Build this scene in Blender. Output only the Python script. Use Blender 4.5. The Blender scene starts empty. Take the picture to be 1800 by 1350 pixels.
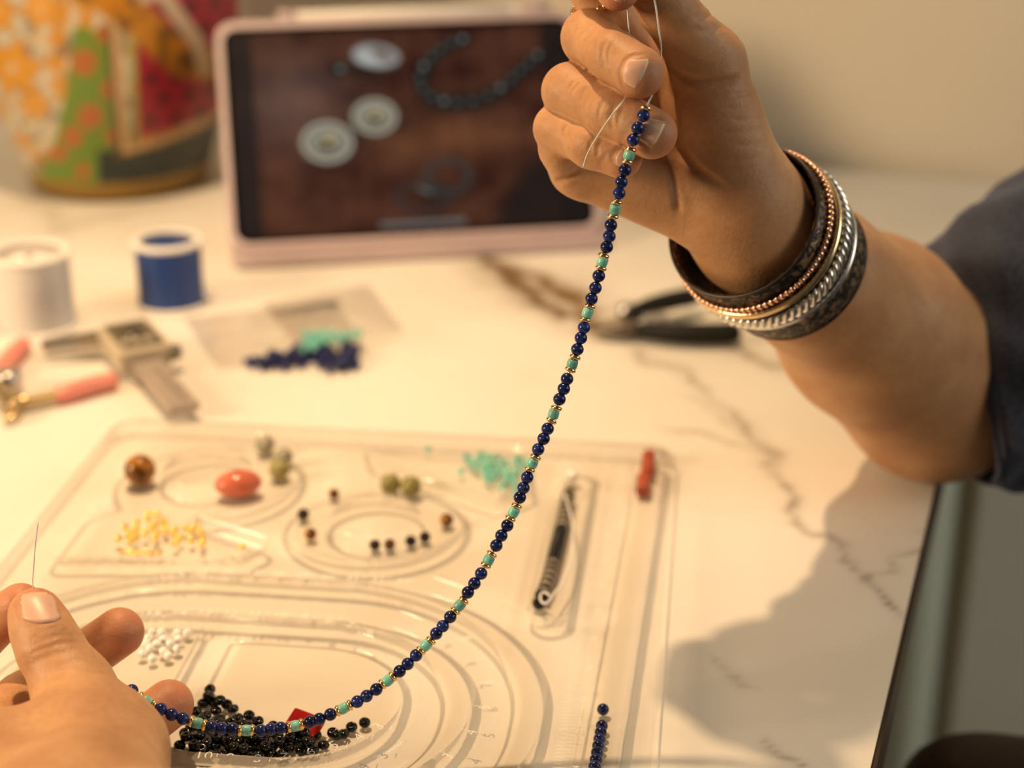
import bpy, bmesh, math, random
import numpy as np
from mathutils import Vector, Matrix, Quaternion

# ------------------------------------------------------------------ camera, light, exposure
SC = bpy.context.scene
COL = SC.collection
FPX = 3000.0                                   # focal length in pixels of the 1800 x 1350 frame
TH = math.atan(1273 / 3000.0)                  # camera pitch below the horizon
CT, ST = math.cos(TH), math.sin(TH)
HC = 1.1 * CT / 3.0                            # camera height over the table top

cam = bpy.data.cameras.new('camera')
cam.sensor_width = 36.0
cam.lens = 36.0 * FPX / 1800.0
cam.clip_start = 0.02
cam.dof.use_dof = True
cam.dof.focus_distance = 0.556
cam.dof.aperture_fstop = 5.8
cam_o = bpy.data.objects.new('camera', cam)
COL.objects.link(cam_o)
cam_o.location = (0, 0, HC)
cam_o.rotation_euler = (math.pi / 2 - TH, 0, 0)
SC.camera = cam_o

world = bpy.data.worlds.new('room_light')
SC.world = world
world.use_nodes = True
world.node_tree.nodes['Background'].inputs[0].default_value = (0.78, 0.80, 0.74, 1)
world.node_tree.nodes['Background'].inputs[1].default_value = 0.09

def light(name, kind, loc, target, power, color, **kw):
    l = bpy.data.lights.new(name, kind)
    l.energy = power
    l.color = color
    for k, v in kw.items():
        setattr(l, k, v)
    o = bpy.data.objects.new(name, l)
    COL.objects.link(o)
    o.location = loc
    o.rotation_euler = (Vector(target) - Vector(loc)).to_track_quat('-Z', 'Y').to_euler()
    return o

# shaded work lamp hanging over the table, a warm window on the left and a paler one on the right
light('work_lamp', 'SPOT', (-0.20, 0.81, 1.08), (-0.225, 0.735, 0.0), 59, (1.0, 0.67, 0.37),
      spot_size=math.radians(63), spot_blend=1.0, shadow_soft_size=0.020)
light('window_light', 'AREA', (-1.22, 0.18, 0.56), (0.0, 0.60, 0.14), 19, (1.0, 0.74, 0.46), shape='SQUARE', size=0.38)
light('second_window_light', 'AREA', (1.50, 0.22, 0.70), (0.35, 0.95, 0.0), 9.5, (1.0, 0.93, 0.80), shape='SQUARE', size=0.8)

vs = SC.view_settings
vs.view_transform = 'Standard'
vs.look = 'None'
vs.exposure = -0.10
vs.gamma = 1.0
vs.use_curve_mapping = False

# ------------------------------------------------------------------ helpers
rnd = random.Random(7)
PI = math.pi
def G(px, py, h=0.0):
    """point of the photograph on the horizontal plane at height h (metres)"""
    a, b = (px - 900) / FPX, (py - 675) / FPX
    z = (HC - h) / (ST + b * CT)
    return Vector((a * z, z * (CT - b * ST), h))
def D(px, py, zmm):
    """point of the photograph at a given depth in millimetres"""
    z = zmm / 1000.0
    a, b = (px - 900) / FPX, (py - 675) / FPX
    return Vector((a * z, z * (CT - b * ST), HC - z * (ST + b * CT)))
RIGHT = Vector((1, 0, 0)); FWD = Vector((0, CT, -ST)); UP = Vector((0, ST, CT))

class MB:
    def __init__(s):
        s.v = []; s.f = []
    def add(s, v, f):
        n = len(s.v)
        s.v += [tuple(p) for p in v]
        s.f += [tuple(i + n for i in q) for q in f]
        return s
    def tube(s, pts, rad, seg=14, closed=False, flat=None, caps=True, twist=0.0):
        """rad: a number or a list; flat: (axis, factor) squashes the section along an axis"""
        pts = [Vector(p) for p in pts]
        n = len(pts)
        if not hasattr(rad, '__len__'): rad = [rad] * n
        tans = []
        for i in range(n):
            if closed: t = pts[(i + 1) % n] - pts[i - 1]
            else: t = pts[min(i + 1, n - 1)] - pts[max(i - 1, 0)]
            tans.append(t.normalized())
        nor = tans[0].orthogonal().normalized()
        V = []
        for i in range(n):
            t = tans[i]
            nor = (nor - t * nor.dot(t)).normalized()
            bi = t.cross(nor)
            for k in range(seg):
                a = 2 * PI * k / seg + twist * i
                q = (nor * math.cos(a) + bi * math.sin(a)) * rad[i]
                if flat:
                    q = q - flat[0] * (q.dot(flat[0])) * (1 - flat[1])
                V.append(pts[i] + q)
        Fs = []
        m = n if closed else n - 1
        for i in range(m):
            for k in range(seg):
                a, b = i * seg + k, i * seg + (k + 1) % seg
                j = (i + 1) % n
                Fs.append((a, b, j * seg + (k + 1) % seg, j * seg + k))
        if caps and not closed:
            Fs.append(tuple(reversed(range(seg))))
            Fs.append(tuple(range((n - 1) * seg, n * seg)))
        return s.add(V, Fs)
    def lathe(s, prof, seg=32, M=None):
        """prof: (radius, height) pairs, revolved about z"""
        M = M or Matrix.Identity(4)
        V = []; Fs = []
        n = len(prof)
        for r, z in prof:
            for k in range(seg):
                a = 2 * PI * k / seg
                V.append(M @ Vector((r * math.cos(a), r * math.sin(a), z)))
        for i in range(n - 1):
            for k in range(seg):
                a, b = i * seg + k, i * seg + (k + 1) % seg
                Fs.append((a, b, b + seg, a + seg))
        return s.add(V, Fs)
    def prism(s, poly, z0, z1, M=None, bev=0.0):
        """an outline in xy pulled from z0 to z1, with a chamfered rim"""
        M = M or Matrix.Identity(4)
        n = len(poly)
        cx = sum(p[0] for p in poly) / n; cy = sum(p[1] for p in poly) / n
        def ins(p, b):
            dx, dy = p[0] - cx, p[1] - cy
            l = math.hypot(dx, dy) or 1
            return (p[0] - dx / l * b, p[1] - dy / l * b)
        rings = [(0, z0, bev), (1, z0 + bev, 0), (2, z1 - bev, 0), (3, z1, bev)] if bev else [(0, z0, 0), (1, z1, 0)]
        V = []
        for _, z, b in rings:
            for p in poly:
                q = ins(p, b) if b else p
                V.append(M @ Vector((q[0], q[1], z)))
        Fs = [tuple(reversed(range(n)))]
        for i in range(len(rings) - 1):
            for k in range(n):
                a, b2 = i * n + k, i * n + (k + 1) % n
                Fs.append((a, b2, b2 + n, a + n))
        Fs.append(tuple(range((len(rings) - 1) * n, len(rings) * n)))
        return s.add(V, Fs)
    def box(s, x0, x1, y0, y1, z0, z1, M=None, bev=0.0):
        return s.prism([(x0, y0), (x1, y0), (x1, y1), (x0, y1)], z0, z1, M, bev)
    def ball(s, c, r, seg=14, rings=9, sc=(1, 1, 1), M=None):
        c = Vector(c); V = []; Fs = []
        M = M or Matrix.Identity(3)
        for i in range(rings + 1):
            t = PI * i / rings
            for k in range(seg):
                a = 2 * PI * k / seg
                V.append(c + M @ Vector((r * sc[0] * math.sin(t) * math.cos(a), r * sc[1] * math.sin(t) * math.sin(a), r * sc[2] * math.cos(t))))
        for i in range(rings):
            for k in range(seg):
                a, b = i * seg + k, i * seg + (k + 1) % seg
                Fs.append((a, a + seg, b + seg, b))
        return s.add(V, Fs)
    def mesh(s, name, smooth=True, merge=True):
        me = bpy.data.meshes.new(name)
        me.from_pydata(s.v, [], s.f)
        if merge:
            bm = bmesh.new(); bm.from_mesh(me)
            bmesh.ops.remove_doubles(bm, verts=bm.verts, dist=1e-6)
            bmesh.ops.recalc_face_normals(bm, faces=bm.faces)
            bm.to_mesh(me); bm.free()
        me.update()
        if smooth:
            me.shade_smooth()
        return me

def obj(name, me, m=None, parent=None, loc=None, rot=None, smooth_angle=None):
    """link ONE mesh object; vertices are in world space unless loc is given"""
    if isinstance(me, MB): me = me.mesh(name)
    if m and not me.materials: me.materials.append(m)
    o = bpy.data.objects.new(name, me)
    COL.objects.link(o)
    if smooth_angle is not None:
        me.set_sharp_from_angle(angle=math.radians(smooth_angle))
    if loc is not None: o.location = loc
    if rot is not None:
        o.rotation_mode = 'QUATERNION'; o.rotation_quaternion = rot
    if parent is not None:
        o.parent = parent
        q = parent.rotation_quaternion if parent.rotation_mode == 'QUATERNION' else Quaternion()
        o.matrix_parent_inverse = Matrix.LocRotScale(parent.location, q, None).inverted()
    return o
def tag(o, label=None, cat=None, group=None, kind=None):
    if label: o['label'] = label
    if cat: o['category'] = cat
    if group: o['group'] = group
    if kind: o['kind'] = kind
    return o
def thing(name, label, cat, loc, group=None):
    o = bpy.data.objects.new(name, None)
    COL.objects.link(o)
    o.empty_display_size = 0.01
    o.location = loc
    return tag(o, label, cat, group)
def rrect(x0, x1, y0, y1, r, n=5):
    P = []
    for cx, cy, a0 in ((x1 - r, y1 - r, 0), (x0 + r, y1 - r, 90), (x0 + r, y0 + r, 180), (x1 - r, y0 + r, 270)):
        for i in range(n + 1):
            a = math.radians(a0 + 90 * i / n)
            P.append((cx + r * math.cos(a), cy + r * math.sin(a)))
    return P
def spline(pts, n=8, closed=False):
    pts = [Vector(p) for p in pts]
    out = []
    N = len(pts)
    for i in range(N if closed else N - 1):
        if closed: p0, p1, p2, p3 = pts[i - 1], pts[i], pts[(i + 1) % N], pts[(i + 2) % N]
        else:
            p1, p2 = pts[i], pts[i + 1]
            p0 = pts[i - 1] if i else p1 * 2 - p2
            p3 = pts[i + 2] if i + 2 < N else p2 * 2 - p1
        for k in range(n):
            t = k / n
            out.append(0.5 * ((2 * p1) + (p2 - p0) * t + (2 * p0 - 5 * p1 + 4 * p2 - p3) * t * t + (3 * p1 - p0 - 3 * p2 + p3) * t ** 3))
    if not closed: out.append(pts[-1])
    return out
def frame_from(origin, x, z=(0, 0, 1)):
    x = Vector(x).normalized(); z = Vector(z)
    y = z.cross(x).normalized(); z = x.cross(y)
    M = Matrix((x, y, z)).transposed().to_4x4()
    M.translation = origin
    return M

# ------------------------------------------------------------------ materials
def new_mat(name):
    m = bpy.data.materials.new(name)
    m.use_nodes = True
    nt = m.node_tree
    b = nt.nodes['Principled BSDF']
    return m, nt, b
def N(nt, t, **kw):
    n = nt.nodes.new(t)
    for k, v in kw.items(): setattr(n, k, v)
    return n
def ramp(nt, stops):
    r = N(nt, 'ShaderNodeValToRGB')
    e = r.color_ramp.elements
    while len(e) < len(stops): e.new(0.5)
    for el, (p, c) in zip(e, stops):
        el.position = p; el.color = (*c, 1)
    return r
def mat(name, col, rough=0.5, metal=0.0, var=0.0, scale=60.0, bump=0.0, bscale=None, rnd_amt=0.0, spec=0.5, coat=0.0, sub=0.0, sheen=0.0, trans=0.0):
    m, nt, b = new_mat(name)
    b.inputs['Roughness'].default_value = rough
    b.inputs['Metallic'].default_value = metal
    b.inputs['Specular IOR Level'].default_value = spec
    b.inputs['Coat Weight'].default_value = coat
    b.inputs['Transmission Weight'].default_value = trans
    b.inputs['Sheen Weight'].default_value = sheen
    if sub:
        b.inputs['Subsurface Weight'].default_value = sub
        b.inputs['Subsurface Radius'].default_value = (1, .6, .4)
        b.inputs['Subsurface Scale'].default_value = 0.002
    tc = N(nt, 'ShaderNodeTexCoord')
    no = N(nt, 'ShaderNodeTexNoise'); no.inputs['Scale'].default_value = scale; no.inputs['Detail'].default_value = 5
    nt.links.new(tc.outputs['Object'], no.inputs['Vector'])
    lo = tuple(max(0, c * (1 - var)) for c in col); hi = tuple(min(1, c * (1 + var)) for c in col)
    r = ramp(nt, [(0.3, lo), (0.7, hi)])
    nt.links.new(no.outputs['Fac'], r.inputs['Fac'])
    src = r.outputs['Color']
    if rnd_amt:
        oi = N(nt, 'ShaderNodeObjectInfo')
        mr = N(nt, 'ShaderNodeMapRange'); mr.inputs[3].default_value = 1 - rnd_amt; mr.inputs[4].default_value = 1 + rnd_amt
        nt.links.new(oi.outputs['Random'], mr.inputs[0])
        hs = N(nt, 'ShaderNodeHueSaturation')
        nt.links.new(mr.outputs[0], hs.inputs['Value']); nt.links.new(src, hs.inputs['Color'])
        src = hs.outputs['Color']
    nt.links.new(src, b.inputs['Base Color'])
    if bump:
        n2 = N(nt, 'ShaderNodeTexNoise'); n2.inputs['Scale'].default_value = bscale or scale * 4; n2.inputs['Detail'].default_value = 6
        nt.links.new(tc.outputs['Object'], n2.inputs['Vector'])
        bu = N(nt, 'ShaderNodeBump'); bu.inputs['Strength'].default_value = bump; bu.inputs['Distance'].default_value = 0.001
        nt.links.new(n2.outputs['Fac'], bu.inputs['Height']); nt.links.new(bu.outputs['Normal'], b.inputs['Normal'])
    return m
def clear_plastic(name, tint=(0.965, 0.955, 0.94), ior=1.48, rough=0.035, bump=0.0, bscale=40, amt=0.65):
    m, nt, b = new_mat(name)
    nt.nodes.remove(b)
    out = nt.nodes['Material Output']
    t = N(nt, 'ShaderNodeBsdfTransparent'); t.inputs[0].default_value = (*tint, 1)
    g = N(nt, 'ShaderNodeBsdfGlossy'); g.inputs['Roughness'].default_value = rough; g.inputs[0].default_value = (1, 1, 1, 1)
    fr = N(nt, 'ShaderNodeFresnel'); fr.inputs['IOR'].default_value = ior
    mx = N(nt, 'ShaderNodeMixShader')
    mul = N(nt, 'ShaderNodeMath', operation='MULTIPLY'); mul.inputs[1].default_value = amt; mul.use_clamp = True
    nt.links.new(fr.outputs[0], mul.inputs[0]); nt.links.new(mul.outputs[0], mx.inputs[0])
    nt.links.new(t.outputs[0], mx.inputs[1]); nt.links.new(g.outputs[0], mx.inputs[2])
    nt.links.new(mx.outputs[0], out.inputs[0])
    if bump:
        tc = N(nt, 'ShaderNodeTexCoord'); no = N(nt, 'ShaderNodeTexNoise'); no.inputs['Scale'].default_value = bscale
        nt.links.new(tc.outputs['Object'], no.inputs['Vector'])
        bu = N(nt, 'ShaderNodeBump'); bu.inputs['Strength'].default_value = bump; bu.inputs['Distance'].default_value = 0.002
        nt.links.new(no.outputs['Fac'], bu.inputs['Height'])
        nt.links.new(bu.outputs[0], g.inputs['Normal']); nt.links.new(bu.outputs[0], fr.inputs['Normal'])
    return m

def skin_mat():
    m, nt, b = new_mat('skin')
    tc = N(nt, 'ShaderNodeTexCoord')
    n1 = N(nt, 'ShaderNodeTexNoise'); n1.inputs['Scale'].default_value = 55; n1.inputs['Detail'].default_value = 4
    n2 = N(nt, 'ShaderNodeTexNoise'); n2.inputs['Scale'].default_value = 420; n2.inputs['Detail'].default_value = 5
    for n in (n1, n2): nt.links.new(tc.outputs['Object'], n.inputs['Vector'])
    r1 = ramp(nt, [(0.32, (0.47, 0.235, 0.110)), (0.68, (0.58, 0.320, 0.155))])
    nt.links.new(n1.outputs['Fac'], r1.inputs['Fac'])
    r2 = ramp(nt, [(0.3, (0.90, 0.88, 0.88)), (0.6, (1, 1, 1))])
    nt.links.new(n2.outputs['Fac'], r2.inputs['Fac'])
    mx = N(nt, 'ShaderNodeMix', data_type='RGBA', blend_type='MULTIPLY'); mx.inputs[0].default_value = 1
    nt.links.new(r1.outputs['Color'], mx.inputs[6]); nt.links.new(r2.outputs['Color'], mx.inputs[7])
    # pinker finger tips, stored per vertex
    at = N(nt, 'ShaderNodeAttribute'); at.attribute_name = 'blush'
    mb = N(nt, 'ShaderNodeMix', data_type='RGBA'); mb.inputs[7].default_value = (0.56, 0.20, 0.115, 1)
    nt.links.new(at.outputs['Fac'], mb.inputs[0]); nt.links.new(mx.outputs[2], mb.inputs[6])
    nt.links.new(mb.outputs[2], b.inputs['Base Color'])
    b.inputs['Roughness'].default_value = 0.52
    b.inputs['Specular IOR Level'].default_value = 0.34
    b.inputs['Subsurface Weight'].default_value = 0.22
    b.inputs['Subsurface Radius'].default_value = (1.0, 0.38, 0.2)
    b.inputs['Subsurface Scale'].default_value = 0.0028
    vo = N(nt, 'ShaderNodeTexVoronoi'); vo.inputs['Scale'].default_value = 900
    wv = N(nt, 'ShaderNodeTexNoise'); wv.inputs['Scale'].default_value = 260; wv.inputs['Detail'].default_value = 4
    mp = N(nt, 'ShaderNodeMapping'); mp.inputs['Scale'].default_value = (0.35, 1, 1.6); mp.inputs['Rotation'].default_value = (0, 0.5, 0.3)
    nt.links.new(tc.outputs['Object'], mp.inputs['Vector']); nt.links.new(mp.outputs[0], wv.inputs['Vector'])
    nt.links.new(tc.outputs['Object'], vo.inputs['Vector'])
    ad = N(nt, 'ShaderNodeMath', operation='ADD')
    nt.links.new(vo.outputs['Distance'], ad.inputs[0]); nt.links.new(wv.outputs['Fac'], ad.inputs[1])
    bu = N(nt, 'ShaderNodeBump'); bu.inputs['Strength'].default_value = 0.20; bu.inputs['Distance'].default_value = 0.0004
    nt.links.new(ad.outputs[0], bu.inputs['Height']); nt.links.new(bu.outputs[0], b.inputs['Normal'])
    return m

def stone_mat(name, stops, scale, rough=0.16, rnd_amt=0.45, coat=0.0, dist=1.5, fleck=None):
    m, nt, b = new_mat(name)
    tc = N(nt, 'ShaderNodeTexCoord'); oi = N(nt, 'ShaderNodeObjectInfo')
    ad = N(nt, 'ShaderNodeVectorMath', operation='MULTIPLY_ADD')
    cb = N(nt, 'ShaderNodeCombineXYZ')
    for i in range(3): nt.links.new(oi.outputs['Random'], cb.inputs[i])
    nt.links.new(cb.outputs[0], ad.inputs[0]); ad.inputs[1].default_value = (3.1, 7.7, 5.3)
    nt.links.new(tc.outputs['Object'], ad.inputs[2])
    no = N(nt, 'ShaderNodeTexNoise'); no.inputs['Scale'].default_value = scale; no.inputs['Detail'].default_value = 5; no.inputs['Distortion'].default_value = dist
    nt.links.new(ad.outputs[0], no.inputs['Vector'])
    r = ramp(nt, stops)
    nt.links.new(no.outputs['Fac'], r.inputs['Fac'])
    src = r.outputs['Color']
    if fleck:
        nf = N(nt, 'ShaderNodeTexNoise'); nf.inputs['Scale'].default_value = scale * 3; nf.inputs['Detail'].default_value = 2
        nt.links.new(ad.outputs[0], nf.inputs['Vector'])
        rf = ramp(nt, [(0.66, (0, 0, 0)), (0.72, (1, 1, 1))]); nt.links.new(nf.outputs['Fac'], rf.inputs['Fac'])
        mf = N(nt, 'ShaderNodeMix', data_type='RGBA'); mf.inputs[7].default_value = (*fleck, 1)
        nt.links.new(rf.outputs['Color'], mf.inputs[0]); nt.links.new(src, mf.inputs[6]); src = mf.outputs[2]
    if rnd_amt:
        mr = N(nt, 'ShaderNodeMapRange'); mr.inputs[3].default_value = 1 - rnd_amt; mr.inputs[4].default_value = 1 + rnd_amt
        nt.links.new(oi.outputs['Random'], mr.inputs[0])
        hs = N(nt, 'ShaderNodeHueSaturation'); nt.links.new(mr.outputs[0], hs.inputs['Value']); nt.links.new(src, hs.inputs['Color'])
        src = hs.outputs['Color']
    nt.links.new(src, b.inputs['Base Color'])
    b.inputs['Roughness'].default_value = rough; b.inputs['Coat Weight'].default_value = coat; b.inputs['Coat Roughness'].default_value = 0.05; b.inputs['Specular IOR Level'].default_value = 0.36
    return m
def attr_mat(name, attr, rough=0.4, emit=0.0, coat=0.0):
    m, nt, b = new_mat(name)
    a = N(nt, 'ShaderNodeAttribute'); a.attribute_name = attr
    b.inputs['Roughness'].default_value = rough; b.inputs['Coat Weight'].default_value = coat
    b.inputs['Specular IOR Level'].default_value = 0.5
    if emit:
        b.inputs['Specular IOR Level'].default_value = 0.12
        b.inputs['Base Color'].default_value = (0.004, 0.004, 0.004, 1)
        nt.links.new(a.outputs['Color'], b.inputs['Emission Color']); b.inputs['Emission Strength'].default_value = emit
    else:
        nt.links.new(a.outputs['Color'], b.inputs['Base Color'])
    return m

M_SKIN = skin_mat()
M_NAIL = mat('fingernail', (0.72, 0.43, 0.30), 0.38, var=0.05, scale=150, sub=0.15)
M_NAILTIP = mat('nail_edge', (0.80, 0.58, 0.38), 0.35, var=0.04)
M_LAPIS = stone_mat('lapis', [(0.25, (0.004, 0.005, 0.018)), (0.45, (0.008, 0.014, 0.080)), (0.62, (0.013, 0.028, 0.16)), (0.82, (0.06, 0.09, 0.17))], 420, fleck=(0.16, 0.11, 0.04))
M_AQUA = stone_mat('amazonite', [(0.25, (0.11, 0.40, 0.32)), (0.5, (0.17, 0.50, 0.41)), (0.75, (0.36, 0.62, 0.50))], 300, rough=0.32, coat=0.1, rnd_amt=0.25)
M_GOLD = mat('gold', (0.90, 0.60, 0.27), 0.20, 1.0, var=0.06, scale=300)
M_BRIGHTGOLD = mat('bright_gold', (0.98, 0.68, 0.16), 0.18, 1.0, var=0.05, scale=300)
M_ROSE = mat('rose_gold', (0.90, 0.52, 0.34), 0.25, 1.0, var=0.06, scale=300)
M_SILVER = mat('silver', (0.80, 0.78, 0.74), 0.24, 1.0, var=0.08, scale=300)
M_STEEL = mat('steel', (0.55, 0.53, 0.50), 0.32, 1.0, var=0.1, scale=200)
M_BLACKGLASS = mat('black_glass', (0.004, 0.004, 0.004), 0.10, var=0.3, scale=500, coat=0.0, spec=0.4)
M_THREAD = mat('clear_thread', (0.80, 0.76, 0.70), 0.25, var=0.03, scale=100, spec=0.8)
M_PLASTIC = clear_plastic('clear_acrylic')
M_BAG = clear_plastic('bag_film', (0.993, 0.986, 0.978), 1.22, 0.22, 0.4, 45, amt=0.2)
M_RULE = mat('frosted_print', (0.86, 0.82, 0.74), 0.5, var=0.03)

# ------------------------------------------------------------------ the setting
CORNER = G(1765, 325)
EB = Vector((-0.9495, 0.3137, 0)).normalized()       # along the back edge, to the left
EF = Vector((-0.3137, -0.9495, 0)).normalized()      # along the right edge, towards the camera
def wall_mat():
    m, nt, b = new_mat('painted_wall')
    tc = N(nt, 'ShaderNodeTexCoord'); no = N(nt, 'ShaderNodeTexNoise'); no.inputs['Scale'].default_value = 3; no.inputs['Detail'].default_value = 6
    nt.links.new(tc.outputs['Object'], no.inputs['Vector'])
    r = ramp(nt, [(0.3, (0.76, 0.66, 0.50)), (0.7, (0.80, 0.70, 0.55))]); nt.links.new(no.outputs['Fac'], r.inputs['Fac'])
    nt.links.new(r.outputs['Color'], b.inputs['Base Color']); b.inputs['Roughness'].default_value = 0.75
    return m
M_WALL = wall_mat()
FLOORZ = -0.74
def slab(name, p0, ex, ey, sx, sy, thick, m, kind='structure'):
    """a slab whose front face starts at p0 and spans ex*sx, ey*sy"""
    n = ex.cross(ey).normalized()
    V = []
    for t in (0, -thick):
        for a, b in ((0, 0), (1, 0), (1, 1), (0, 1)):
            V.append(p0 + ex * sx * a + ey * sy * b + n * t)
    b = MB().add(V, [(0, 1, 2, 3), (7, 6, 5, 4), (0, 4, 5, 1), (1, 5, 6, 2), (2, 6, 7, 3), (3, 7, 4, 0)])
    o = obj(name, b.mesh(name, smooth=False), m)
    o['kind'] = kind
    return o
UPZ = Vector((0, 0, 1))
W0 = CORNER - EF * 0.020 + EB * 2.0; W0.z = FLOORZ
slab('wall_back', W0, -EB, UPZ, 3.6, 2.6, 0.1, M_WALL)
slab('floor', Vector((-2.4, -1.2, FLOORZ)), Vector((1, 0, 0)), Vector((0, 1, 0)), 4.6, 4.0, 0.05, mat('floor_tiles', (0.33, 0.30, 0.25), 0.5, var=0.12, scale=6))
def WP(px, py):
    """photograph point on the wall plane"""
    o = Vector((0, 0, HC)); d = (D(px, py, 1000) - o)
    n = EF; p = CORNER - EF * 0.020
    return o + d * ((p - o).dot(n) / d.dot(n))
def wall_x(px, py): return (WP(px, py) - CORNER).dot(-EB)
M_TRIM = mat('grey_green_paint', (0.66, 0.72, 0.61), 0.38, var=0.05, scale=8)
M_DOOR = mat('pale_grey_paint', (0.86, 0.84, 0.74), 0.5, var=0.04, scale=6)
xa, xb, xc = wall_x(1560, 1100), wall_x(1668, 1100), wall_x(1690, 1100)
wb = CORNER - EF * 0.020
def on_wall(x, out, z): 
    p = wb - EB * x + EF * out
    return Vector((p.x, p.y, z))
b = MB()
pr = []
for i in range(13):
    t = i / 12
    x = xa + (xb - xa) * t
    out = 0.004 + 0.022 * math.sin(PI * min(1, t * 1.0)) ** 0.6
    pr.append((x, out))
poly = [(xa, 0.0)] + pr + [(xb, 0.0)]
V = [on_wall(x, o_, FLOORZ) for x, o_ in poly] + [on_wall(x, o_, -0.06) for x, o_ in poly]
n = len(poly)
b.add(V, [tuple(range(n)), tuple(reversed(range(n, 2 * n)))] + [(i, (i + 1) % n, n + (i + 1) % n, n + i) for i in range(n)])
tag(obj('trim_1', b, M_TRIM, smooth_angle=40), kind='structure')
b = MB()
V = [on_wall(x, o_, z) for z in (FLOORZ + 0.01, -0.05) for x, o_ in ((xc, 0), (xc, .018), (xc + 0.004, .022), (xc + .75, .022), (xc + .75, 0))]
b.add(V, [(0, 1, 2, 3, 4), (9, 8, 7, 6, 5)] + [(i, (i + 1) % 5, 5 + (i + 1) % 5, 5 + i) for i in range(5)])
tag(obj('door_1', b.mesh('door_1', smooth=False), M_DOOR), kind='structure')

# ------------------------------------------------------------------ table
def vnoise(x, y, seed=0):
    """smooth value noise"""
    xi, yi = np.floor(x).astype(np.int64), np.floor(y).astype(np.int64)
    fx, fy = x - xi, y - yi
    fx = fx * fx * (3 - 2 * fx); fy = fy * fy * (3 - 2 * fy)
    def h(a, b):
        n = (a * 374761393 + b * 668265263 + seed * 974634777) & 0x7fffffff
        n = ((n ^ (n >> 13)) * 1274126177) & 0x7fffffff
        return ((n ^ (n >> 16)) & 0xffff) / 65535.0
    return (h(xi, yi) * (1 - fx) + h(xi + 1, yi) * fx) * (1 - fy) + (h(xi, yi + 1) * (1 - fx) + h(xi + 1, yi + 1) * fx) * fy
def fbm(x, y, seed=0):
    return (vnoise(x, y, seed) + vnoise(2 * x, 2 * y, seed + 1) / 2 + vnoise(4 * x, 4 * y, seed + 2) / 4) / 1.75
def pdist(X, Y, poly):
    """distance to a polyline and the position along it (0..1)"""
    best = np.full(X.shape, 1e9); tt = np.zeros(X.shape)
    m = len(poly) - 1
    for i in range(m):
        ax, ay = poly[i][0], poly[i][1]; bx, by = poly[i + 1][0], poly[i + 1][1]
        dx, dy = bx - ax, by - ay
        t = np.clip(((X - ax) * dx + (Y - ay) * dy) / (dx * dx + dy * dy + 1e-12), 0, 1)
        d = np.hypot(X - ax - t * dx, Y - ay - t * dy)
        k = d < best
        best = np.where(k, d, best); tt = np.where(k, (i + t) / m, tt)
    return best, tt
VEINS = [  # photograph polyline, width mm, strength, warmth
    ([(850, 455), (900, 485), (945, 525), (1000, 545), (1060, 575), (1110, 590)], 11.0, 1.7, 0.75),
    ([(890, 470), (960, 500), (1010, 520), (1050, 560)], 14.0, 1.1, 1.0),
    ([(1060, 575), (1130, 630), (1200, 665), (1260, 705), (1320, 745), (1345, 790), (1385, 835)], 4.0, 0.62, 0.75),
    ([(1110, 590), (1200, 600), (1290, 615), (1380, 650), (1460, 655)], 6.0, 0.7, 0.75),
    ([(1180, 755), (1260, 772), (1330, 797), (1375, 830), (1405, 868)], 3.4, 0.62, 0.6),
    ([(1345, 790), (1300, 750), (1240, 720), (1200, 690)], 3.0, 0.35, 0.9),
    ([(1375, 830), (1400, 868), (1412, 905), (1440, 935), (1475, 952), (1502, 967)], 2.6, 0.75, 0.35),
    ([(1475, 952), (1512, 1000), (1545, 1025), (1566, 1045), (1575, 1075), (1598, 1090)], 2.2, 0.75, 0.2),
    ([(1530, 1020), (1555, 1022), (1575, 1012), (1596, 985), (1614, 977), (1640, 960)], 1.7, 0.6, 0.15),
    ([(1600, 928), (1620, 942), (1635, 948)], 1.8, 0.7, 0.15),
    ([(1235, 1150), (1270, 1180), (1310, 1205)], 2.6, 0.42, 0.3),
    ([(1345, 1300), (1370, 1330), (1400, 1365)], 2.2, 0.5, 0.3),
    ([(40, 345), (75, 365), (110, 400), (125, 415)], 9.0, 0.4, 0.9),
    ([(70, 420), (140, 395), (200, 378), (330, 350)], 9.0, 0.36, 1.0),
    ([(440, 690), (300, 640), (180, 610)], 6.0, 0.10, 1.0),
    ([(1010, 880), (1060, 855), (1110, 856), (1150, 850)], 2.0, 0.3, 0.7),
]
TX, TY = 1.25, 0.92                     # table size along EB and EF
cs = 0.0024
nx, ny = int(TX / cs), int(TY / cs)
gx = np.linspace(0, TX, nx + 1); gy = np.linspace(0, TY, ny + 1)
AX, AY = np.meshgrid(gx, gy, indexing='ij')
PX = CORNER.x + EB.x * AX + EF.x * AY
PY = CORNER.y + EB.y * AX + EF.y * AY
wx = PX + (fbm(PX * 45, PY * 45, 3) - 0.5) * 0.020 + (fbm(PX * 160, PY * 160, 5) - 0.5) * 0.006
wy = PY + (fbm(PX * 45, PY * 45, 8) - 0.5) * 0.020 + (fbm(PX * 160, PY * 160, 11) - 0.5) * 0.006
vein = np.zeros(PX.shape); warm = np.zeros(PX.shape)
for poly, w, s, wm in VEINS:
    d, t = pdist(wx, wy, [G(*p) for p in poly])
    w = w / 1000.0
    prof = (0.30 + 0.9 * fbm(PX * 90 + 5, PY * 90, 17)) * np.clip(np.minimum(t, 1 - t) * 6 + 0.3, 0, 1)
    v = s * prof * (0.75 * np.exp(-(d / (w * 0.45)) ** 2) + 0.40 * np.exp(-(d / (w * 1.6)) ** 2))
    warm = np.where(v > vein, wm, warm); vein = np.maximum(vein, v)
vein = np.clip(vein, 0, 1)
top_v = np.stack([PX, PY, np.zeros_like(PX)], -1).reshape(-1, 3)
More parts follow.
